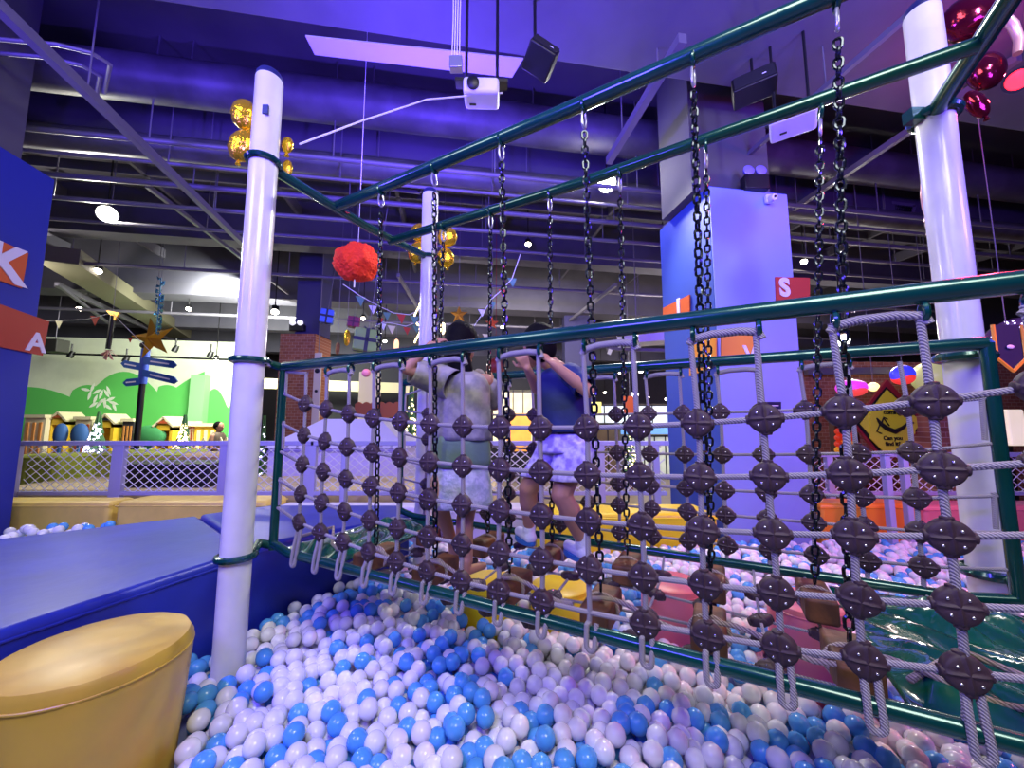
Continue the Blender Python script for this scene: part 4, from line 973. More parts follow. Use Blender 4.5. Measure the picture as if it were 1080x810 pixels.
# ================================================================== FENCE
FY = 4.35
def fence_panel(label, px0, px1, posts, zt=1.385):
    t = thing('net_fence', label, 'fence', 'lilac net fences round the pit')
    x0, x1 = (px0-540)/409*FY, (px1-540)/409*FY; zb_ = 0.86
    mb(M_fence).box(((x0+x1)/2, FY, zt), (x1-x0+0.08, 0.07, 0.05)).build('top_rail', parent=t, bev=0.006, smooth=False)
    mb(M_fence).box(((x0+x1)/2, FY, zb_-0.02), (x1-x0, 0.05, 0.04)).build('bottom_rail', parent=t, bev=0.005, smooth=False)
    for p in posts:
        x = (p-540)/409*FY; mb(M_fence).box((x, FY, zt/2), (0.13 if px1 < 332 else 0.07, 0.06, zt)).build('post', parent=t, bev=0.006, smooth=False)
    # diamond netting
    m = mb(M_net); cell = 0.115; h = zt-zb_; k = -int(h/cell)-1
    while x0+k*cell < x1:
        for sgn in (1, -1):
            xa = x0+k*cell if sgn > 0 else x0+k*cell; pts = []
            for u in range(0, 13):
                f_ = u/12; x = (x0+k*cell + f_*h*1.25) if sgn > 0 else (x0+k*cell + (1-f_)*h*1.25)
                if x0 <= x <= x1: pts.append((x, FY + (0.004 if sgn > 0 else -0.004), zb_+f_*h))
            if len(pts) > 1: m.tube(pts, 0.0055, 4, cap=False)
        k += 1
    m.build('diamond_net', parent=t)
fence_panel('lilac post-and-net fence behind the far left yellow bench', 30, 330, (20, 130, 242, 330))
fence_panel('lilac net fence seen through the middle of the bridge', 334, 700, (366, 470, 633, 690))
fence_panel('lilac net fence right of the middle pillar, lit pink', 852, 1100, (870, 1090), 1.26)
for px_, w_ in ((933, 'left'), (952, 'right')):
    c = atY(px_, 480, 3.72); t = thing('lilac_post', 'slim lilac upright post standing in the far balls, %s one of the pair' % w_, 'post', 'pair of lilac posts', (c.x, c.y, 0)); mb(M_fence).box((0, 0, c.z/2), (0.055, 0.055, c.z)).build('shaft', parent=t, bev=0.006, smooth=False); mb(M_fence).box((0, 0, c.z+0.01), (0.08, 0.08, 0.02)).build('cap', parent=t, bev=0.004, smooth=False)

# ================================================================== BACKGROUND LEFT: green mural wall and play town
GWP = RP(0, 13.0, 0)
WL0, WL1 = onP(-80, 447, GWP, rv), onP(262, 447, GWP, rv); WL0.z = WL1.z = 0
gw = mb(mat('pale_green_wall', '#dfe8c8', 0.75, vary=0.02))
gw.prism([WL0, WL1, WL1 + rv*0.15, WL0 + rv*0.15], (0, 0, 4.12)); struct(gw.build('wall_mural', smooth=False))
M_hill = mat('mural_green', '#5fc75c', 0.75, vary=0.04, vscale=0.7)
def hill(pxs, lift, m=M_hill):
    pts = [onP(x, y, GWP, rv) - rv*lift for x, y in pxs]; return mb(m).prism(pts, -rv*0.006)
def arc(x0, x1, ytop, ybase, n=14): return [(x0+(x1-x0)*i/n, ybase-(ybase-ytop)*sin(pi*(0.08+0.84*i/n))**0.8) for i in range(n+1)]
base = [(-70, 470)] + arc(-20, 74, 408, 424) + arc(74, 112, 406, 418)[1:-4] + arc(96, 166, 392, 424)[3:] + arc(166, 186, 406, 410)[1:] + [(196, 402), (206, 396), (216, 392)] + arc(214, 239, 410, 436)[1:] + arc(239, 262, 424, 437)[1:] + [(262, 470)]
struct(hill(base, 0.004).build('trim_mural_hills', smooth=False))
# wall corner pilaster
cp0 = onP(204, 447, GWP, rv); cp0.z = 0
struct(mb(mat('pilaster_paint', '#8fd88a', 0.75)).prism([cp0 - rv*0.02, cp0 + re*0.38 - rv*0.02, cp0 + re*0.38 - rv*0.3, cp0 - rv*0.3], (0, 0, 3.05)).build('trim_pilaster', smooth=False))
# white leaf branch on the mural
lb = mb(mat('mural_white', '#eef6e4', 0.8)); st_ = [(95, 411), (102, 416), (110, 421), (118, 426)]
def leaf(cx, cy, ang, L=5.5, wd=1.6):
    pts = [(cx + L*cos(ang)*k - wd*sin(ang)*sin(pi*(k+1)/2)*s_, cy + L*sin(ang)*k + wd*cos(ang)*sin(pi*(k+1)/2)*s_) for s_, ks in ((1, (-1, -.5, 0, .5, 1)), (-1, (.5, 0, -.5))) for k in ks]
    lb.prism([onP(x, y, GWP, rv) - rv*0.016 for x, y in pts], -rv*0.004)
for cx, cy, a in ((91, 411, .2), (95, 417, 1.9), (98, 409, -1.2), (103, 413, -.5), (101, 421, 2.0), (107, 416, -1.2), (108, 423, 2.6), (113, 415, 1.0), (111, 425, 1.6), (117, 421, -.4), (99, 427, 2.6), (114, 429, .6), (120, 425, .3), (115, 412, 1.2), (105, 426, 2.2), (121, 429, 1.2)): leaf(cx, cy, a)
struct(lb.build('trim_mural_branch', smooth=False))

# toy house facades
M_hy = mat('house_yellow', '#e6b82e', 0.6); M_hr = mat('house_red_roof', '#b4502c', 0.6); M_hk = mat('house_black_roof', '#1e222a', 0.6); M_hw = mat('house_cream', '#e8dcb4', 0.6)
def house(label, px, Y, wpx, top, roof, z0=0.0):
    sc = Y/409; c = Vector(((px-540)*sc, Y, 0)); w = wpx*sc; zt = atY(px, top, Y).z; eave = zt - w*0.38
    t = thing('play_house', label, 'play house', 'toy houses by the mural', c)
    m = mb(M_hy); m.box((-w*0.42, 0, eave/2), (w*0.16, 0.5, eave)); m.box((w*0.42, 0, eave/2), (w*0.16, 0.5, eave)); m.box((0, 0, eave-0.06), (w, 0.5, 0.16)); m.box((0, 0.2, eave*0.45), (w*0.8, 0.06, eave*0.9)); m.build('walls', parent=t, smooth=False)
    mb(M_hy).prism([(-w/2, -0.25, eave), (w/2, -0.25, eave), (0, -0.25, zt-0.03)], (0, 0.5, 0)).build('gable', parent=t, smooth=False)
    mb(roof).prism([(-w*0.38, -0.27, eave+0.04), (w*0.38, -0.27, eave+0.04), (0, -0.27, zt-0.06)], (0, -0.01, 0)).build('gable_panel', parent=t, smooth=False)
    m = mb(M_hw); m.beam((-w*0.56, 0, eave-0.04), (0.0, 0, zt+0.02), 0.56, 0.05); m.beam((w*0.56, 0, eave-0.04), (0.0, 0, zt+0.02), 0.56, 0.05); m.build('roof', parent=t, smooth=False)
    ar = mb(mat('arch_blue', '#3c7ca8', 0.6)); ar.prism([(w*0.26*cos(pi*k/10), 0.165, eave*0.66+w*0.26*sin(pi*k/10)) for k in range(11)] + [(-w*0.26, 0.165, 0), (w*0.26, 0.165, 0)], (0, -0.01, 0)); ar.build('arch', parent=t, smooth=False)
    return t
house('yellow toy house with a red gable and windmill at the left of the mural', 72, 10.5, 17, 436, M_hr)
house('yellow toy house with a black roof, left of the signpost', 121, 10.5, 19, 438, M_hk)
house('yellow toy house with a red gable, right of the signpost', 182, 10.0, 19, 441, M_hr)
def townpanel(label, px, Y, wpx, top, m1, m2):
    sc = Y/409; c = Vector(((px-540)*sc, Y, 0)); w = wpx*sc; zt = atY(px, top, Y).z; t = thing('toy_facade', label, 'toy facade', 'coloured toy facades by the mural', c)
    mb(m1).box((0, 0, zt/2), (w, 0.12, zt)).build('panel', parent=t, smooth=False)
    s = mb(m2)
    for k in (-1, 0, 1): s.box((k*w*0.3, -0.07, zt*0.48), (w*0.12, 0.03, zt*0.86))
    s.build('slats', parent=t, smooth=False); mb(M_hw).box((0, -0.02, zt), (w*1.1, 0.2, 0.08)).build('top_board', parent=t, smooth=False)
townpanel('striped cream and orange play panel beside the left pillar', 40, 10.2, 22, 439, M_hw, mat('panel_orange', '#d08a4a', 0.6))
townpanel('cream play panel with red strip between the first two toy houses', 91, 10.4, 17, 441, M_hw, M_hr)
townpanel('dark striped play panel just left of the signpost pole', 138, 10.4, 12, 443, mat('panel_dark', '#3c3a40', 0.6), mat('panel_orange2', '#c88440', 0.6))
townpanel('yellow play panel behind the walking visitor', 220, 10.3, 24, 448, M_hy, M_hw)
townpanel('reddish play panel right of the yellow toy house', 203, 10.4, 14, 446, mat('panel_red', '#b8583a', 0.6), M_hw)
for px, w in ((84, 15), (64, 12)):
    c = atY(px, 458, 9.8); o = mb(mat('blue_bush', '#3a64a4', 0.7)).ball((0, 0, 0), (w/409*9.8*0.6, 0.1, 0.28), 16, 10).box((0, 0, -c.z/2-.1), (.06, .04, c.z-.2)).build('bush_cutout'); o.location = c
    tag(o, {84: 'blue rounded bush cut-out right of the red-gabled toy house', 64: 'blue rounded bush cut-out left of the red-gabled toy house'}[px], 'bush cut-out', 'blue bush cut-outs')
c = atY(158, 460, 9.8); o = mb(mat('green_bush', '#3c8c50', 0.7)).ball((0, 0, 0), (0.42, 0.12, 0.28), 16, 10).box((0, 0, -c.z/2-.1), (.06, .04, c.z-.2)).build('bush_cutout'); o.location = c; tag(o, 'dark green rounded bush cut-out right of the signpost pole', 'bush cut-out')

def tree(label, px, Ybase, hpx0, hpx1, wpx, lightcol, n=46):
    sc = Ybase/409; zt = atY(px, hpx0, Ybase).z; zb_ = atY(px, hpx1, Ybase).z; w = wpx*sc; c = Vector(((px-540)*sc, Ybase, 0))
    t = thing('christmas_tree', label, 'christmas tree', 'small lit christmas trees', c)
    m = mb(mat('fir_green', '#3c6840', 0.8)); H = zt-zb_; rnd = random.Random(int(px))
    for k in range(6):
        z0 = zb_+H*k/6.5; r = w/2*(1-k/6.8); n_ = 18; rings = [[Vector((r*(1.0 if i % 2 else 0.72)*cos(2*pi*i/n_), r*(1.0 if i % 2 else 0.72)*sin(2*pi*i/n_), z0)) for i in range(n_)], [Vector((0.03*cos(2*pi*i/n_), 0.03*sin(2*pi*i/n_), z0+H*0.26)) for i in range(n_)]]; m.loft(rings)
    m.build('foliage', parent=t, smooth=False); mb(M_wood).tube([(0, 0, 0), (0, 0, zb_+0.1)], 0.04, 8).build('trunk', parent=t)
    l = mb(lightcol)
    for k in range(n):
        u = rnd.random()**0.7; q = rnd.random()*2*pi; r = w/2*u*0.95; l.ball((r*cos(q), -abs(r*sin(q)), zb_+H*(1-u)*0.95), 0.022, 6, 4)
    l.build('light_string', parent=t)
M_lw = mat('warm_bulbs', '#ffe6a0', 0.4, emit=6); M_lc = mat('cool_bulbs', '#e0dcff', 0.4, emit=5)
tree('small christmas tree with white and violet lights left of the signpost', 104, 8.6, 436, 492, 26, M_lc, 110)
tree('small christmas tree with warm white lights right of the signpost', 195, 8.6, 439, 490, 24, M_lw, 110)
tree('tall lit tree behind the far railing post left of the girl', 433, 8.5, 405, 500, 26, M_lw, 90)
tree('lit tree at the far shop front under the middle lamps', 664, 9.5, 452, 500, 20, M_lw, 40)
tree('dark tree with cool lights beside the near pole, before the brick column', 279, 9.0, 440, 500, 12, M_lc, 24)

# signpost
SX = atY(146, 447, 8.0); t = thing('signpost', 'black signpost with four blue direction boards in front of the green mural', 'signpost', loc=(SX.x, SX.y, 0))
zt = atY(152, 368, 8.0).z
mb(M_black).tube([(0, 0, 0), (0, 0, atY(150, 405, 8).z)], 0.055, 12).build('pole', parent=t)
mb(M_pillar).tube([(0, 0, atY(150, 405, 8).z), (0, 0, zt)], 0.075, 12).build('blue_sleeve', parent=t)
mb(M_black).lathe((0, 0, zt), [(0.05, 0), (0.1, 0.04), (0.1, 0.1), (0.03, 0.16)], 14).build('pole_cap', parent=t)
M_board = mat('blue_board', '#2a58b0', 0.5)
for (xa, ya), (xb, yb) in (((151, 380), (186, 385)), ((150, 393), (187, 402)), ((148, 387), (127, 383)), ((147, 402), (129, 404))):
    a = atY(xa, ya, 7.93)-t.location; bb = atY(xb, yb, 7.93)-t.location; d = (bb-a).normalized(); hgt = 0.075
    n_ = Vector((0, 1, 0)); upv = UP
    brd = mb(M_board).prism([a - upv*hgt, bb - d*0.08 - upv*hgt, bb, bb - d*0.08 + upv*hgt, a + upv*hgt], n_*0.03).build('direction_board', parent=t, smooth=False)
    mb(M_letter).beam(a.lerp(bb, 0.22) - Vector((0, 0.004, 0)), a.lerp(bb, 0.78) - Vector((0, 0.004, 0)), 0.004, 0.03).build('lettering_strip', parent=brd, smooth=False)
# star
sc_ = atY(161, 357, 7.7); t = thing('hanging_star', 'gold five-pointed star hanging above the signpost', 'star', loc=sc_); m = mb(mat('gold_paint', '#d49a2c', 0.35, 0.5)); pts = []
for k in range(10):
    q = pi/2+2*pi*k/10+0.2; r = 0.45 if k % 2 == 0 else 0.17; pts.append(Vector((r*cos(q), 0, r*sin(q))))
m.add(pts + [Vector((0, -0.14, 0)), Vector((0, 0.14, 0))], [(i, (i+1) % 10, 10) for i in range(10)] + [((i+1) % 10, i, 11) for i in range(10)]); m.build('facets', parent=t, smooth=False)
mb(M_pipe).tube([(0, 0, 0.45), (0, 0, CE-sc_.z)], 0.006, 5).build('cord', parent=t)
# tinsel
ta_, tb_ = atY(170, 293, 7.6), atY(165, 352, 7.6); t = thing('tinsel_streamer', 'glittery blue tinsel streamer hanging above the star', 'tinsel', loc=tb_); m = mb(mat('blue_tinsel', '#6fb4d0', 0.2, 0.8))
for k in range(60):
    p = (ta_-tb_)*(k/60); a = random.random()*6.28; m.add([p, p + Vector((cos(a)*0.07, sin(a)*0.07, 0.03)), p + Vector((cos(a+.5)*0.07, sin(a+.5)*0.07, -0.03))], [(0, 1, 2)])
m.tube([Vector(), ta_-tb_], 0.012, 6); m.build('tinsel_strand', parent=t); mb(M_pipe).tube([ta_-tb_, Vector((0, 0, CE-tb_.z))], 0.005, 5).build('cord', parent=t)
# hanging wand ornament
wa_, wb_ = atY(119, 333, 7.4), atY(114, 368, 7.4); t = thing('hanging_ornament', 'dark rod ornament with a gold tip and pink petals below, left of the star', 'ornament', loc=wb_)
mb(M_black).tube([Vector(), wa_-wb_], 0.04, 10).build('rod', parent=t); mb(mat('gold_paint', '#d49a2c')).prism([wa_-wb_ + Vector((-0.12, -0.02, 0.1)), wa_-wb_ + Vector((0.14, -0.02, 0.06)), wa_-wb_ + Vector((0.06, -0.02, -0.1))], (0, 0.03, 0)).build('gold_tip', parent=t, smooth=False)
m = mb(M_pinkfoil)
for k in range(6):
    a = k*1.05; m.prism([Vector((0, 0, -0.02)), Vector((cos(a)*0.13-0.02, 0, sin(a)*0.1-0.1)), Vector((cos(a)*0.13+0.03, 0.02, sin(a)*0.1-0.13))], (0, 0.015, 0))
m.build('petals', parent=t, smooth=False); mb(M_pipe).tube([wa_-wb_, Vector((0, 0, CE-wb_.z))], 0.005, 5).build('cord', parent=t)
t = thing('wall_speaker', 'dark grey box speaker hanging right of the letter A board', 'speaker', loc=atY(58, 365, 9.5)); mb(mat('dark_grey_case', '#33332e', 0.6)).box((0,0,0), (0.42, 0.3, 0.32)).build('case', parent=t, bev=0.02); mb(M_pipe).tube([(0,0,0.1), (0,0,CE-atY(58,365,9.5).z)], 0.01, 5).build('rod', parent=t)
# visitor far away
vp = atY(231, 447, 9.0); vp.z = 0; t = thing('person', 'distant visitor with dark hair in a brown-grey coat walking before the mural', 'person', loc=vp)
bm = bmesh.new(); hz = 1.53; f2 = Vector((1, -0.2, 0)).normalized(); head(bm, (0.02, 0, hz), f2, 1.05); capsule(bm, (0, 0, 1.46), .045, (0, 0, 1.38), .05); capsule(bm, (0, -.15, 1.33), .05, (0, .15, 1.33), .05); capsule(bm, (0, 0, 1.3), .12, (0, 0, 1.0), .11); capsule(bm, (0, 0, 1.0), .11, (0, 0, .88), .13)
for q, fx in ((-1, .14), (1, -.12)):
    capsule(bm, (0, q*.08, .86), .08, (fx*.5, q*.08, .47), .052); capsule(bm, (fx*.5, q*.08, .47), .05, (fx, q*.08, .09), .035); capsule(bm, (fx, q*.08, .05), .035, (fx+.15, q*.08, .04), .028)
    capsule(bm, (0, q*.18, 1.32), .042, (.03, q*.22, 1.05), .035); capsule(bm, (.03, q*.22, 1.05), .034, (.22, q*.16, 1.02), .024); hand(bm, Vector((.22, q*.16, 1.02)), (1, 0, .1), (0, 0, -1), .5, q)
remeshed('body', bm, M_skin, t, 0.009, 3)
bm = bmesh.new(); ellip(bm, (-.015, 0, hz+.03), (.1, .095, .1), (Vector((1,0,0)), Vector((0,1,0)), UP)); remeshed('hair', bm, M_hair, t, 0.01, 2)
cloth('coat', [ringpts((0, 0, z), a, bq, Vector((1,0,0)), Vector((0,1,0)), 20, .02) for z, a, bq in ((1.4, .08, .1), (1.34, .13, .2), (1.1, .15, .19), (.85, .17, .19), (.6, .2, .2))], mat('brown_grey_coat', '#6a5a4c', .8), t, Vector())
cloth('trousers', [ringpts((0, 0, z), a, bq, Vector((1,0,0)), Vector((0,1,0)), 20, .02) for z, a, bq in ((.75, .14, .15), (.4, .13, .14), (.12, .13, .12))], mat('dark_trousers', '#23232c', .8), t, Vector())
# white picket fence
t = thing('picket_fence', 'low white picket fence below the distant visitor', 'fence', loc=atY(235, 470, 8.9)); t.location.z = 0
for k in range(9): mb(M_hw).prism([(-0.5+k*0.13, 0, 0), (-0.42+k*0.13, 0, 0), (-0.42+k*0.13, 0, 1.22), (-0.46+k*0.13, 0, 1.3), (-0.5+k*0.13, 0, 1.22)], (0, 0.03, 0)).build('picket', parent=t, smooth=False)
mb(M_hw).box((0.05, 0.04, 1.0), (1.25, 0.03, 0.06)).build('rail', parent=t, smooth=False)
# play mats, black box behind the fence
for lab, px, py, w, m_ in (('lime green play cushion behind the fence, left', 40, 486, .5, '#c8d84a'), ('lime green play cushion behind the fence, second', 68, 485, .5, '#c8d84a'), ('broad lime cushion behind the fence right of the signpost', 165, 482, 1.3, '#c0cc50'), ('sandy play mat behind the right part of the left fence', 218, 484, 1.2, '#c8a878')):
    c = atY(px, py, 6.0); t = thing('play_cushion', lab, 'cushion', 'cushions behind the fence', (c.x, c.y, 0)); mb(mat('cush'+m_, m_, .6)).box((0, 0, c.z/2+0.05), (w, 0.6, c.z+0.1)).build('cushion', parent=t, bev=0.08); mb(mat('cush'+m_, m_, .6)).tube([Vector((w/2*a, 0.3*b_2, c.z+0.05)) for a, b_2 in ((-1, -1), (1, -1), (1, 1), (-1, 1))], 0.01, 6, closed=True).build('seam_piping', parent=t)
c = atY(188, 508, 5.0); t = thing('toy_crate', 'black wide crate standing behind the fence net', 'crate', loc=(c.x, c.y, 0)); m = mb(M_black); m.box((0, 0, 0.55), (1.15, 0.5, 1.1)); m.build('body', parent=t, bev=0.03); mb(mat('crate_lip', '#26262c', .5)).box((0, 0, 1.1), (1.2, 0.55, 0.04)).build('lip', parent=t, bev=0.01)
t = thing('toy_pushcart', 'small toy cart with two black wheels behind the fence, below the warm tree', 'toy cart', loc=atY(190, 484, 6.6)); m = mb(M_stepyel); m.box((0, 0, .1), (.34, .3, .14)); m.build('body', parent=t, bev=.03)
for q in (-.16, .16): mb(M_black).lathe((q, -.2, 0), [(.09, -.03), (.1, 0), (.09, .03), (.02, .035)], 18, Vector((0, 1, 0))).build('wheel', parent=t)
t = thing('play_mat', 'beige play mat floor strip beyond the fence', 'mat'); mb(mat('beige_mat', '#cdb88c', .7, vary=.1)).box((-3.2, 5.2, 0.42), (6.0, 1.2, 0.84)).build('mat_body', parent=t, bev=.03)

# ================================================================== BACKGROUND MIDDLE
def brickcol(label, px0, px1, Y, top, bottom=0.0):
    sc = Y/409; x0, x1 = (px0-540)*sc, (px1-540)*sc; zt = atY((px0+px1)/2, top, Y).z
    o = mb(M_brick).box(((x0+x1)/2, Y+0.35, zt/2), (x1-x0, 0.7, zt)).build('wall_brick_column', smooth=False); struct(o); return zt
zt = brickcol('', 290, 328, 8.0, 352)
sc = 8/409; struct(mb(M_pillar if False else mat('violet_column', '#3c3a62', .8)).box(((317-540)*sc, 8.3, (zt+CE)/2), (26*sc, 0.5, CE-zt)).build('wall_column_violet', smooth=False))
struct(mb(mat('violet_column', '#3c3a62', .8)).box(((612-540)*11/409, 11.3, 3), (30*11/409, 0.6, 6)).build('wall_column_far', smooth=False))
t = thing('emergency_lamp', 'black emergency lamp with two heads on the violet column above the brick', 'lamp', loc=atY(314, 346, 8.0)); mb(M_black).box((0,0,0), (.3, .12, .14)).build('battery_box', parent=t, bev=.01)
for q in (-.08, .08): mb(mat('lamp_head_white', '#e8e8f0', .3, emit=1.0)).ball((q, -.06, .1), .06, 12, 8).build('lamp_head', parent=t)
def slab(name, label, px0, py0, px1, py1, Y, material, th=0.08, cat='panel', group=None, extra=None):
    a = atY(px0, py1, Y); b2 = atY(px1, py0, Y); c = (a+b2)/2; t = thing(name, label, cat, group, c)
    mb(material).box((0, 0, 0), (abs(b2.x-a.x), th, abs(b2.z-a.z))).build('panel', parent=t, bev=min(.02, th/4), smooth=False)
    if 'hanging' in name: mb(M_pipe).tube([(0, 0, abs(b2.z-a.z)/2), (0, 0, CE-c.z)], .008, 5).build('cord', parent=t)
    if name == 'lit_display': mb(M_black).box((0, .1, -c.z/2), (.08, .06, c.z)).build('stand', parent=t, smooth=False)
    if extra: extra(t, abs(b2.x-a.x), abs(b2.z-a.z), th)
    return t
for px0, px1, yy in ((266, 432, 402), (268, 300, 402), (600, 705, 403)):
    pass
tag(mb(M_cream).beam(atY(262, 404, 11.5), atY(436, 410, 11.5), 0.2, 0.30).build('cream_beam', smooth=False), 'long cream fascia beam across the far hall left of the girl', 'beam')
struct(mb(mat('back_dark', '#24242a', .8)).box((-2.3, 12.4, 1.9), (7.7, .1, 3.8)).build('wall_far_dark', smooth=False))
struct(mb(mat('shop_wall', '#8c8474', .8)).box((3.4, 12.5, 1.12), (3.7, .1, 2.24)).build('wall_shops', smooth=False))
def bannerx(t, w, h, th):
    m = mb(M_black)
    m.lathe((0, -th*.7, h*.30), [(w*.32, 0), (w*.32, .01), (w*.28, .012)], 20, Vector((0, -1, 0))); m.lathe((0, -th*.7, h*.08), [(w*.2, 0), (w*.2, .01), (w*.16, .012)], 20, Vector((0, -1, 0))); m.build('motif', parent=t)
slab('hanging_banner', 'tall cream banner with a dark round motif right of the brick column', 327, 372, 340, 470, 7.8, mat('banner_cream', '#ddd2b4', .7), .03, 'banner', None, bannerx)
slab('hanging_banner', 'broad cream banner behind the girl\'s left, under the fascia beam', 376, 392, 402, 470, 10, mat('banner_cream', '#ddd2b4', .7), .03, 'banner')
# white tent
tb = atY(372, 470, 6.4); t = thing('play_tent', 'lilac-lit white play tent with a sloped roof behind the left of the net', 'tent', loc=(tb.x, tb.y, 0)); M_tent = mat('tent_cloth', '#cfc8e8', .7, bump=.2, bscale=5)
ze = atY(372, 470, 6.4).z; zr_ = atY(372, 442, 6.4).z; w = 128/409*6.4
mb(M_tent).loft([[Vector((x*w/2, y*.6, z)) for x, y in ((-1, -1), (1, -1), (1, 1), (-1, 1))] for x_, z in ((1, 0), (1, ze))]).build('walls', parent=t, smooth=False)
mb(M_tent).loft([[Vector((-w*.53, -.65, ze)), Vector((w*.53, -.65, ze)), Vector((w*.53, .65, ze)), Vector((-w*.53, .65, ze))], [Vector((-w*.2, -.2, zr_)), Vector((w*.25, -.2, zr_)), Vector((w*.25, .2, zr_)), Vector((-w*.2, .2, zr_))]]).build('roof', parent=t, smooth=False)
mb(mat('tent_seam', '#9c94c4', .7)).tube([(-w*.5, -.62, ze-.05), (w*.5, -.62, ze-.05)], .015, 6).build('seam', parent=t)
# scalloped orange crate sign
a = atY(374, 432, 8.4); b2 = atY(422, 432, 8.4); t = thing('scalloped_sign', 'orange-brown board with a wavy top edge above the tent', 'sign', loc=(a+b2)/2); w = (b2-a).x; m = mb(mat('crate_orange', '#b86a34', .6)); pts = [Vector((-w/2, 0, -.17)), Vector((w/2, 0, -.17)), Vector((w/2, 0, .1))]
for k in range(25): pts.append(Vector((w/2-w*k/24, 0, .12+.05*abs(sin(k*pi/4)))))
m.prism(pts, (0, .05, 0)); m.build('board', parent=t, smooth=False); mb(mat('crate_orange', '#b86a34', .6)).box((0.1, .03, -.6), (.25, .04, .9)).build('post', parent=t, smooth=False)
# heap of red and yellow baubles
bc = atY(405, 462, 7.6); cols = [mat('bauble_red', '#d03024', .25), mat('bauble_yellow', '#e8b820', .25), mat('bauble_orange', '#e07a1c', .25)]
rnd = random.Random(3); k = 0
for i in range(22):
    r = rnd.uniform(.06, .11); px = rnd.uniform(388, 424); py = rnd.uniform(446, 478); c = atY(px, py, 7.6+rnd.uniform(-.1, .1)); ci = rnd.randrange(3)
    o = mb(cols[ci]).ball((0,0,0), r, 14, 9).build('bauble'); o.location = c; tag(o, ['shiny red', 'shiny yellow', 'orange'][ci] + ' bauble in the display heap under the orange wavy board', 'bauble', ['red', 'yellow', 'orange'][ci] + ' baubles in the display heap')
mbx = thing('display_stand', 'dark display stand holding the bauble heap', 'stand', loc=(bc.x, bc.y+.15, 0)); mb(M_black).box((0, .2, .6), (.9, .3, 1.2)).build('back_board', parent=mbx, smooth=False); mb(M_wood).box((0, 0, .5), (.9, .4, .06)).build('shelf', parent=mbx, smooth=False)
# hanging gift boxes
def gift(label, px, py, Y, w, h, mcol, rib):
    c = atY(px, py, Y); t = thing('gift_box', label, 'gift box', 'gift boxes hanging from the ceiling', c); mb(mcol).box((0,0,0), (w, w*.8, h)).build('box', parent=t, bev=.015, smooth=False); m = mb(rib); m.box((0,0,0), (w*.14, w*.83, h*1.03)); m.box((0,0,0), (w*1.03, w*.83, h*.16)); m.box((0,0,0), (w*1.03, w*.14, h*1.03)); m.build('ribbon', parent=t, smooth=False)
    m = mb(rib)
    for q in (-1, 1): m.tube([Vector((0, 0, h/2)), Vector((q*w*.18, 0, h/2+w*.16)), Vector((q*w*.28, 0, h/2+w*.05)), Vector((0, 0, h/2))], w*.035, 6)
    m.build('bow', parent=t); mb(M_pipe).tube([(0, 0, h/2), (0, 0, CE-c.z)], .005, 5).build('cord', parent=t)
    t.rotation_euler = (0, radians(6), radians(20))
gift('blue gift box with navy ribbon hanging left of the red pom-pom', 345, 334, 7.5, .24, .27, mat('gift_blue', '#4a78e0', .5), mat('ribbon_navy', '#14203c', .5))
gift('magenta gift box hanging below the red pom-pom', 373, 340, 8.0, .24, .22, mat('gift_magenta', '#8c2048', .5), mat('ribbon_plum', '#5c1838', .5))
gift('big light green gift box with black ribbon above the handrail', 387, 360, 5.2, .33, .30, mat('gift_green', '#8cb45c', .5), mat('ribbon_navy', '#14203c', .5))
# gold ornaments
for lab, px, py, s_, m_ in (('gold and white swirl ornament left of the green gift box', 366, 357, .16, M_gold), ('warm glowing flame ornament right of the green gift box', 418, 365, .13, mat('flame', '#ffc890', .4, emit=1.5)), ('brown leaf ornament left of the gold swirl', 356, 368, .12, M_wood), ('gold star ornament above the girl\'s head', 484, 332, .16, mat('gold_paint', '#d49a2c')), ('small gold lantern beside the far pole', 467, 347, .12, M_lw), ('red star ornament between the two heads', 519, 341, .12, M_tile)):
    c = atY(px, py, 6.5); t = thing('hanging_ornament', lab, 'ornament', None, c); pts = []
    star = 'star' in lab; n_ = 10 if star else 12
    for k in range(n_):
        q = 2*pi*k/n_+pi/2; r = s_*(1 if k % 2 == 0 else .42) if star else s_*(.55 + .45*abs(sin(q))**2*(1 if sin(q) > 0 else .6)); pts.append(Vector((r*cos(q)*(1 if star else .6), 0, r*sin(q))))
    mb(m_).add(pts + [Vector((0, -.05, 0)), Vector((0, .05, 0))], [(i, (i+1) % n_, n_) for i in range(n_)] + [((i+1) % n_, i, n_+1) for i in range(n_)]).build('body', parent=t, smooth=False); mb(M_pipe).tube([(0, 0, s_*.8), (0, 0, CE-c.z)], .004, 5).build('cord', parent=t)
# bunting: a string and separate flags
def bunting(label, pts, Y, flags):
    P = [atY(x, y, Y) for x, y in pts]; t = thing('bunting', label, 'bunting', 'bunting strings', P[0]); o0 = P[0]; mb(M_net).tube([p-o0 for p in P], .006, 5).build('string', parent=t)
    for (x, y, s_, c_) in flags:
        c = atY(x, y, Y)-o0; s2 = s_/409*Y; mb(c_).prism([c + Vector((-s2/2, 0, 0)), c + Vector((s2/2, 0, -s2*.1)), c + Vector((s2*.1, 0, -s2*1.1))], (0, .008, 0)).build('flag', parent=t, smooth=False)
FW, FG, FR, FC = mat('flag_white', '#d6d8e0', .8), mat('flag_green', '#5c8c74', .8), mat('flag_red', '#b8402c', .8), mat('flag_cream', '#e0dcae', .8)
bunting('bunting of green, white and red flags falling from the pom-pom to the far pole', [(362, 300), (380, 312), (398, 322), (415, 330), (432, 332), (448, 324)], 5.5, [(380, 312, 11, FG), (393, 322, 9, FW), (408, 329, 9, FG), (423, 331, 10, FR), (437, 333, 10, FG)])
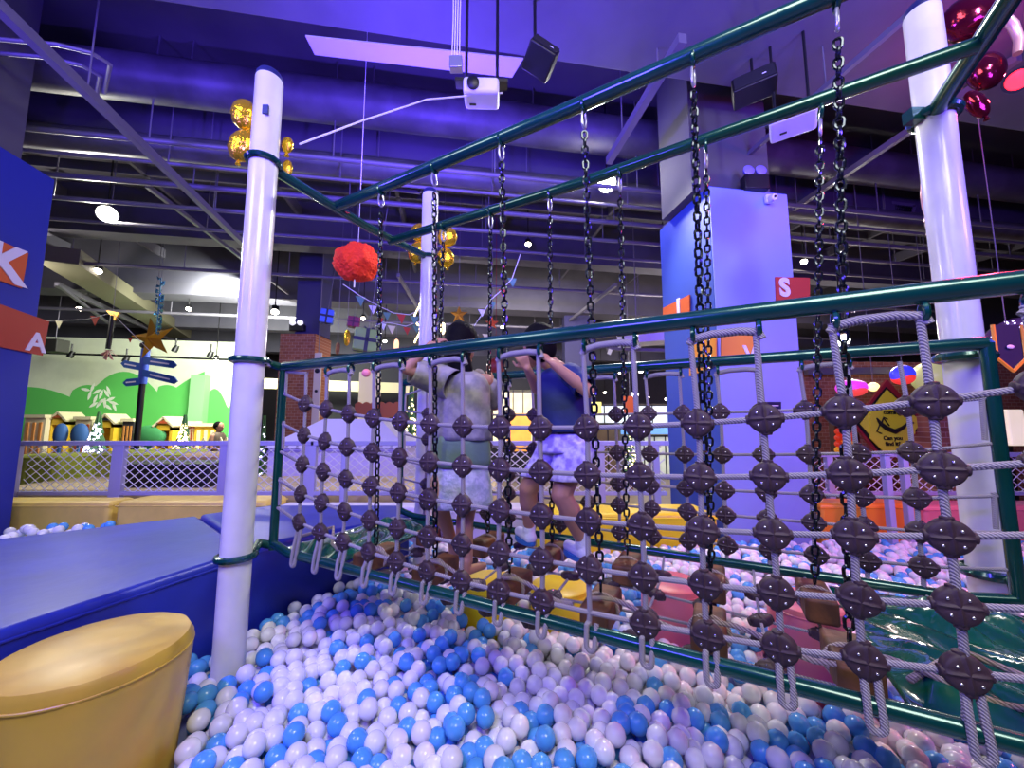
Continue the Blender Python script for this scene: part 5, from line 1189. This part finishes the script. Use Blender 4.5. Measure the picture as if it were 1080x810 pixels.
bunting('lower bunting of cream and red flags left of the far pole', [(396, 344), (404, 340), (414, 341), (428, 344), (446, 338)], 6.0, [(404, 341, 7, FW), (413, 343, 9, FC), (429, 345, 8, FR), (439, 343, 8, FG), (401, 335, 7, FR)])
bunting('bunting of white, green and red flags climbing right of the girl\'s head', [(500, 344), (508, 332), (519, 315), (530, 305), (540, 294), (549, 268)], 5.5, [(508, 326, 8, FW), (519, 318, 8, FG), (530, 305, 9, FR), (540, 293, 10, FG), (512, 352, 7, FC), (501, 352, 7, FC)])
bunting('thin bunting with white and red flags beside the letter A board', [(48, 338), (62, 338), (90, 337), (118, 330), (140, 352), (160, 372)], 7.0, [(62, 338, 8, FC), (100, 333, 10, FR), (137, 356, 5, FR)])
tag(mb(M_lw).tube([atY(440+3*cos(k*.7)+k*.0, 320+k*3.2, 8.2) for k in range(14)], .02, 6).build('fairy_lights'), 'string of warm fairy lights left of the girl\'s head', 'fairy lights')
# storefronts
def shop(label, px0, py0, px1, py1, Y, col, emit=1.2, name='shop_front', cat='shop front', bars=True):
    def ex(t, w, h, th):
        if bars:
            m = mb(M_black)
            for k in range(1, 4): m.box((-w/2+w*k/4, -th*.6, 0), (.03, .03, h))
            m.box((0, -th*.6, h*.48), (w, .04, .05)); m.build('mullions', parent=t, smooth=False)
    return slab(name, label, px0, py0, px1, py1, Y, mat('lit_'+col, col, .5, emit=emit, vary=.2, vscale=2.5), .1, cat, None, ex)
shop('bright white shop fascia under the far lamps left of the pillar', 612, 427, 712, 446, 12, '#dce8e8', 0.9)
shop('blue shop sign band right of the boy', 655, 447, 708, 458, 11.8, '#6aa4dc', 0.8, bars=False)
shop('yellow-green lit display at the boy\'s elbow', 606, 424, 634, 436, 10.8, '#e0dc70', 0.8, bars=False)
shop('lit pale shop window below the blue sign', 668, 459, 712, 500, 12, '#c8d4b8', 0.45)
shop('lit cream shop window between the girl and the boy', 520, 412, 562, 470, 12.2, '#f0e2b0', 0.7)
shop('orange lit tree-shaped display between the children', 534, 436, 560, 476, 10.5, '#f0a040', 0.8, bars=False, name='lit_display', cat='display')
slab('hanging_sign', 'orange square sign hanging over the shop front', 658, 418, 671, 436, 9.5, mat('sign_orange', '#c85a24', .6), .04, 'sign')
shop('dim brown shop window right behind the boy', 606, 446, 652, 500, 12.2, '#6c5c3c', 0.25)
shop('lit white shelf panel far behind the girl', 496, 398, 518, 440, 12.2, '#c8c8d0', 0.3)
# ducts seen beneath the handrail left of the pillar
tag(mb(M_whitep).beam(atY(655, 357, 7.5), atY(716, 352, 7.5), .5, .3).build('white_duct', smooth=False), 'pale rectangular duct under the handrail left of the middle pillar', 'duct')
tag(mb(M_pipe).beam(atY(640, 368, 7.5), atY(716, 370, 7.5), .06, .06).tube([atY(672, 369, 7.5), atY(672, 369, 7.5)+UP*3], .01, 5).build('duct_rail', smooth=False), 'thin grey rail under the pale duct left of the pillar', 'rail')
o = mb(mat('pale_tag', '#c8c89c', .7)).box((0,0,0), (.05, .01, .07)).build('paper_tag'); o.location = atY(643, 371, 5); o.rotation_euler = (0, .4, 0); tag(o, 'small pale paper tag hanging under the handrail right of the boy', 'paper tag')
o = mb(mat('pink_heart', '#f08c8c', .4)).ball((0,0,0), (.022, .012, .02), 12, 8).build('pink_clip'); o.location = NP(0.70, -0.02, 1.845); tag(o, 'pink heart-shaped clip on the rope loop near the left of the net', 'clip')
o = mb(mat('maroon_lantern', '#7c1c20', .5)).ball((0,0,0), (.16, .16, .15), 16, 10).tube([(0, 0, .14), (0, 0, 3.7)], .005, 5).build('paper_lantern'); o.location = atY(523, 387, 6.5); tag(o, 'dark red round lantern right of the girl\'s shoulder', 'lantern')

# ================================================================== BACKGROUND RIGHT
a, b2 = atY(840, 447, 7.0), atY(1150, 447, 7.4)
struct(mb(M_brick).prism([Vector((a.x-.3, 7.0, 0)), Vector((b2.x, 7.4, 0)), Vector((b2.x, 7.6, 0)), Vector((a.x-.3, 7.2, 0))], (0, 0, 2.75)).build('wall_brick_right', smooth=False))
tag(mb(M_pipe).beam(atY(850, 392, 6.9), atY(1012, 390, 6.9), .1, .12).build('fascia_rail', smooth=False), 'grey rail along the top of the right brick wall', 'rail')
# sign
sgc = atY(941, 451, 4.9); t = thing('yellow_sign', 'yellow octagonal sign reading coming and Can you find it? with a black creature silhouette', 'sign', loc=sgc); kx = 4.9/409
def sp_(x, y, d=0.0): p = atY(x, y, 4.9)-sgc; return Vector((p.x, -d, p.z))
mb(mat('sign_red_edge', '#8c1c24', .5)).prism([sp_(936, 400), sp_(976, 447), sp_(936, 492), sp_(900, 447)], (0, .03, 0)).build('red_diamond', parent=t, smooth=False)
mb(M_black).prism([sp_(934, 408, .01), sp_(974, 447, .01), sp_(934, 485, .01), sp_(903, 447, .01)], (0, .02, 0)).build('black_diamond', parent=t, smooth=False)
M_sy = mat('sign_yellow', '#d8cc30', .5, emit=0.0)
mb(M_sy).prism([sp_(934, 411, .02), sp_(971, 446, .02), sp_(936, 482, .02), sp_(906, 447, .02)], (0, .01, 0)).build('yellow_diamond', parent=t, smooth=False)
mb(M_sy).prism([sp_(x, y, .04) for x, y in ((917, 432), (954, 430), (962, 440), (962, 457), (940, 477), (930, 477), (915, 462), (915, 440))], (0, .015, 0)).build('octagon_face', parent=t, smooth=False)
m = mb(M_black); body = [(921, 441), (925, 447), (932, 452), (940, 455), (948, 451), (952, 447), (957, 446)]; m.tube([sp_(x, y, .05) for x, y in body], [.008, .022, .03, .03, .02, .012, .008], 8)
m.prism([sp_(955, 443, .055), sp_(960, 446, .055), sp_(956, 448, .055)], (0, .008, 0)); m.tube([sp_(926, 446, .05), sp_(928, 440, .05), sp_(932, 442, .05)], .008, 6); m.tube([sp_(924, 448, .05), sp_(921, 455, .05), sp_(926, 457, .05)], .008, 6); m.tube([sp_(928, 441, .05), sp_(934, 449, .05)], .007, 6)
m.build('creature_silhouette', parent=t)
for txt, x, y, s_ in (('coming', 937, 435, .075), ('Can you', 938, 462, .07), ('find it?', 938, 468, .07)):
    text_mesh('lettering', txt, s_, sgc + sp_(x, y, .047), (1, 0, 0), UP, M_black, .002, None, bold=.002).parent = t
for o in t.children:
    if o.name.startswith('lettering'): o.location = -sgc
mb(M_steel).tube([sp_(936, 490), Vector((sp_(936, 490).x, 0, -sgc.z))], .02, 8).build('post', parent=t)
# balloons hanging on the right, a glow put into their material
def ellb(label, px, py, Y, rx, rz, c1, em, c2=None):
    c = atY(px, py, Y); t = thing('hanging_balloon', label, 'lantern', None, c); mb(mat('balloon_glow'+c1, c1, .3, emit=em)).ball((0,0,0), (rx, rx, rz), 20, 14).build('balloon_body', parent=t)
    if c2: mb(mat('balloon_glow'+c2, c2, .3, emit=em)).ball((0,0,-rz*.35), (rx*.88, rx*1.02, rz*.72), 20, 12).build('lower_body', parent=t)
    mb(M_pipe).tube([(0, 0, rz), (0, 0, CE-c.z)], .005, 5).build('cord', parent=t)
ellb('magenta and red balloon with glow in its colour behind the right heavy chain', 898, 409, 6.0, .20, .13, '#e040e0', .9, '#f04848')
ellb('small warm yellow balloon with glow in its colour left of the yellow sign', 921, 408, 6.0, .075, .07, '#ffe090', 2.0)
ellb('blue and red balloon with glow in its colour above the yellow sign', 952, 395, 6.0, .15, .15, '#3c3ce8', .9, '#e83838')
ellb('large pale yellow balloon with faint glow in its colour left of the thick right pole', 983, 398, 6.4, .27, .27, '#d8dc90', .35)
# candy machines
rnd = random.Random(5)
for lab, px0, px1, py0, py1, cs, gr in (('left', 882, 900, 452, 478, ('#e03c20', '#f0a020'), 'baubles in the column left of the yellow sign'), ('right', 986, 1006, 448, 480, ('#b81820', '#e8c830'), 'baubles in the stack left of the thick right pole')):
    for i in range(16):
        px, py = px0+(px1-px0)*((i % 4)+.5)/4, py0+(py1-py0)*((i//4)+.5)/4; ci = 0 if py < (py0+py1)/2+rnd.uniform(-6, 6) else 1
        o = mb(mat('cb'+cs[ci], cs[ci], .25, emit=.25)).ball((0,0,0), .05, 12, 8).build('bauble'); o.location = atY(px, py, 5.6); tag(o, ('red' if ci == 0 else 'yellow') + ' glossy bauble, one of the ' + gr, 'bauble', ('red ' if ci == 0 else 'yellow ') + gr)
    c = atY((px0+px1)/2, (py0+py1)/2, 5.75); t = thing('bauble_rack', 'dark rack holding the baubles %s of the yellow sign' % lab, 'rack', loc=(c.x, c.y, 0)); mb(mat('rack_brown', '#4a2018', .6)).box((0, 0, c.z/2+.15), (.36, .1, c.z+.3)).build('back_board', parent=t, smooth=False); mb(M_wood).box((0, -.1, c.z-.3), (.36, .2, .04)).build('shelf', parent=t, smooth=False)
# right edge arch with lights and navy banner
ac = atY(1075, 400, 3.6); t = thing('festival_arch', 'gold-edged arch dotted with violet lights at the right edge, above the brick pier', 'arch', loc=ac)
R_a = [Vector((.42*cos(q)+.12, 0, .42*sin(q)+.02)) for q in [pi*(.25+k*.75/14) for k in range(15)]]
mb(mat('arch_shade', '#4a3c5c', .7)).tube([p*1.2 for p in R_a], .07, 8).build('rim', parent=t); m = mb(mat('violet_bulb', '#cfc4ff', .4, emit=4))
for k in range(70): p = R_a[rnd.randrange(15)]; m.ball(p*rnd.uniform(1.05, 1.42) + Vector((rnd.uniform(-.03, .03), -.07, rnd.uniform(-.03, .03))), .007, 6, 4)
m.build('light_dots', parent=t)
bc = atY(1064, 366, 3.4); t = thing('pointed_pennant', 'navy pointed pennant with gold edge left of the arch at the right edge', 'pennant', loc=bc); w = .17
mb(mat('navy_cloth', '#141c44', .7)).prism([(-w*.7, 0, .2), (w*.7, 0, .2), (w*.7, 0, -.1), (0, 0, -.2), (-w*.7, 0, -.1)], (0, .02, 0)).build('cloth', parent=t, smooth=False)
mb(mat('amber_trim', '#d8862c', .5, emit=.3)).tube([(-w*.78, -.01, .2), (-w*.78, -.01, -.1), (0, -.01, -.22), (w*.78, -.01, -.1), (w*.78, -.01, .2)], .014, 6).build('edging', parent=t)
mb(M_letter).ball((0, -.012, 0.0), (.035, .008, .018), 12, 8).build('emblem', parent=t)
mb(M_pipe).tube([(0, 0, .2), (0, 0, CE-bc.z)], .004, 5).build('cord', parent=t)
struct(mb(M_brick).box((atY(1078, 447, 3.9).x+.22, 4.9, .85), (.5, .5, 1.7)).build('wall_brick_pier', smooth=False))
shop('glowing white and red display just left of the right brick pier', 1063, 432, 1075, 470, 5.4, '#f0dcc8', .8, bars=False, name='lit_display', cat='display')
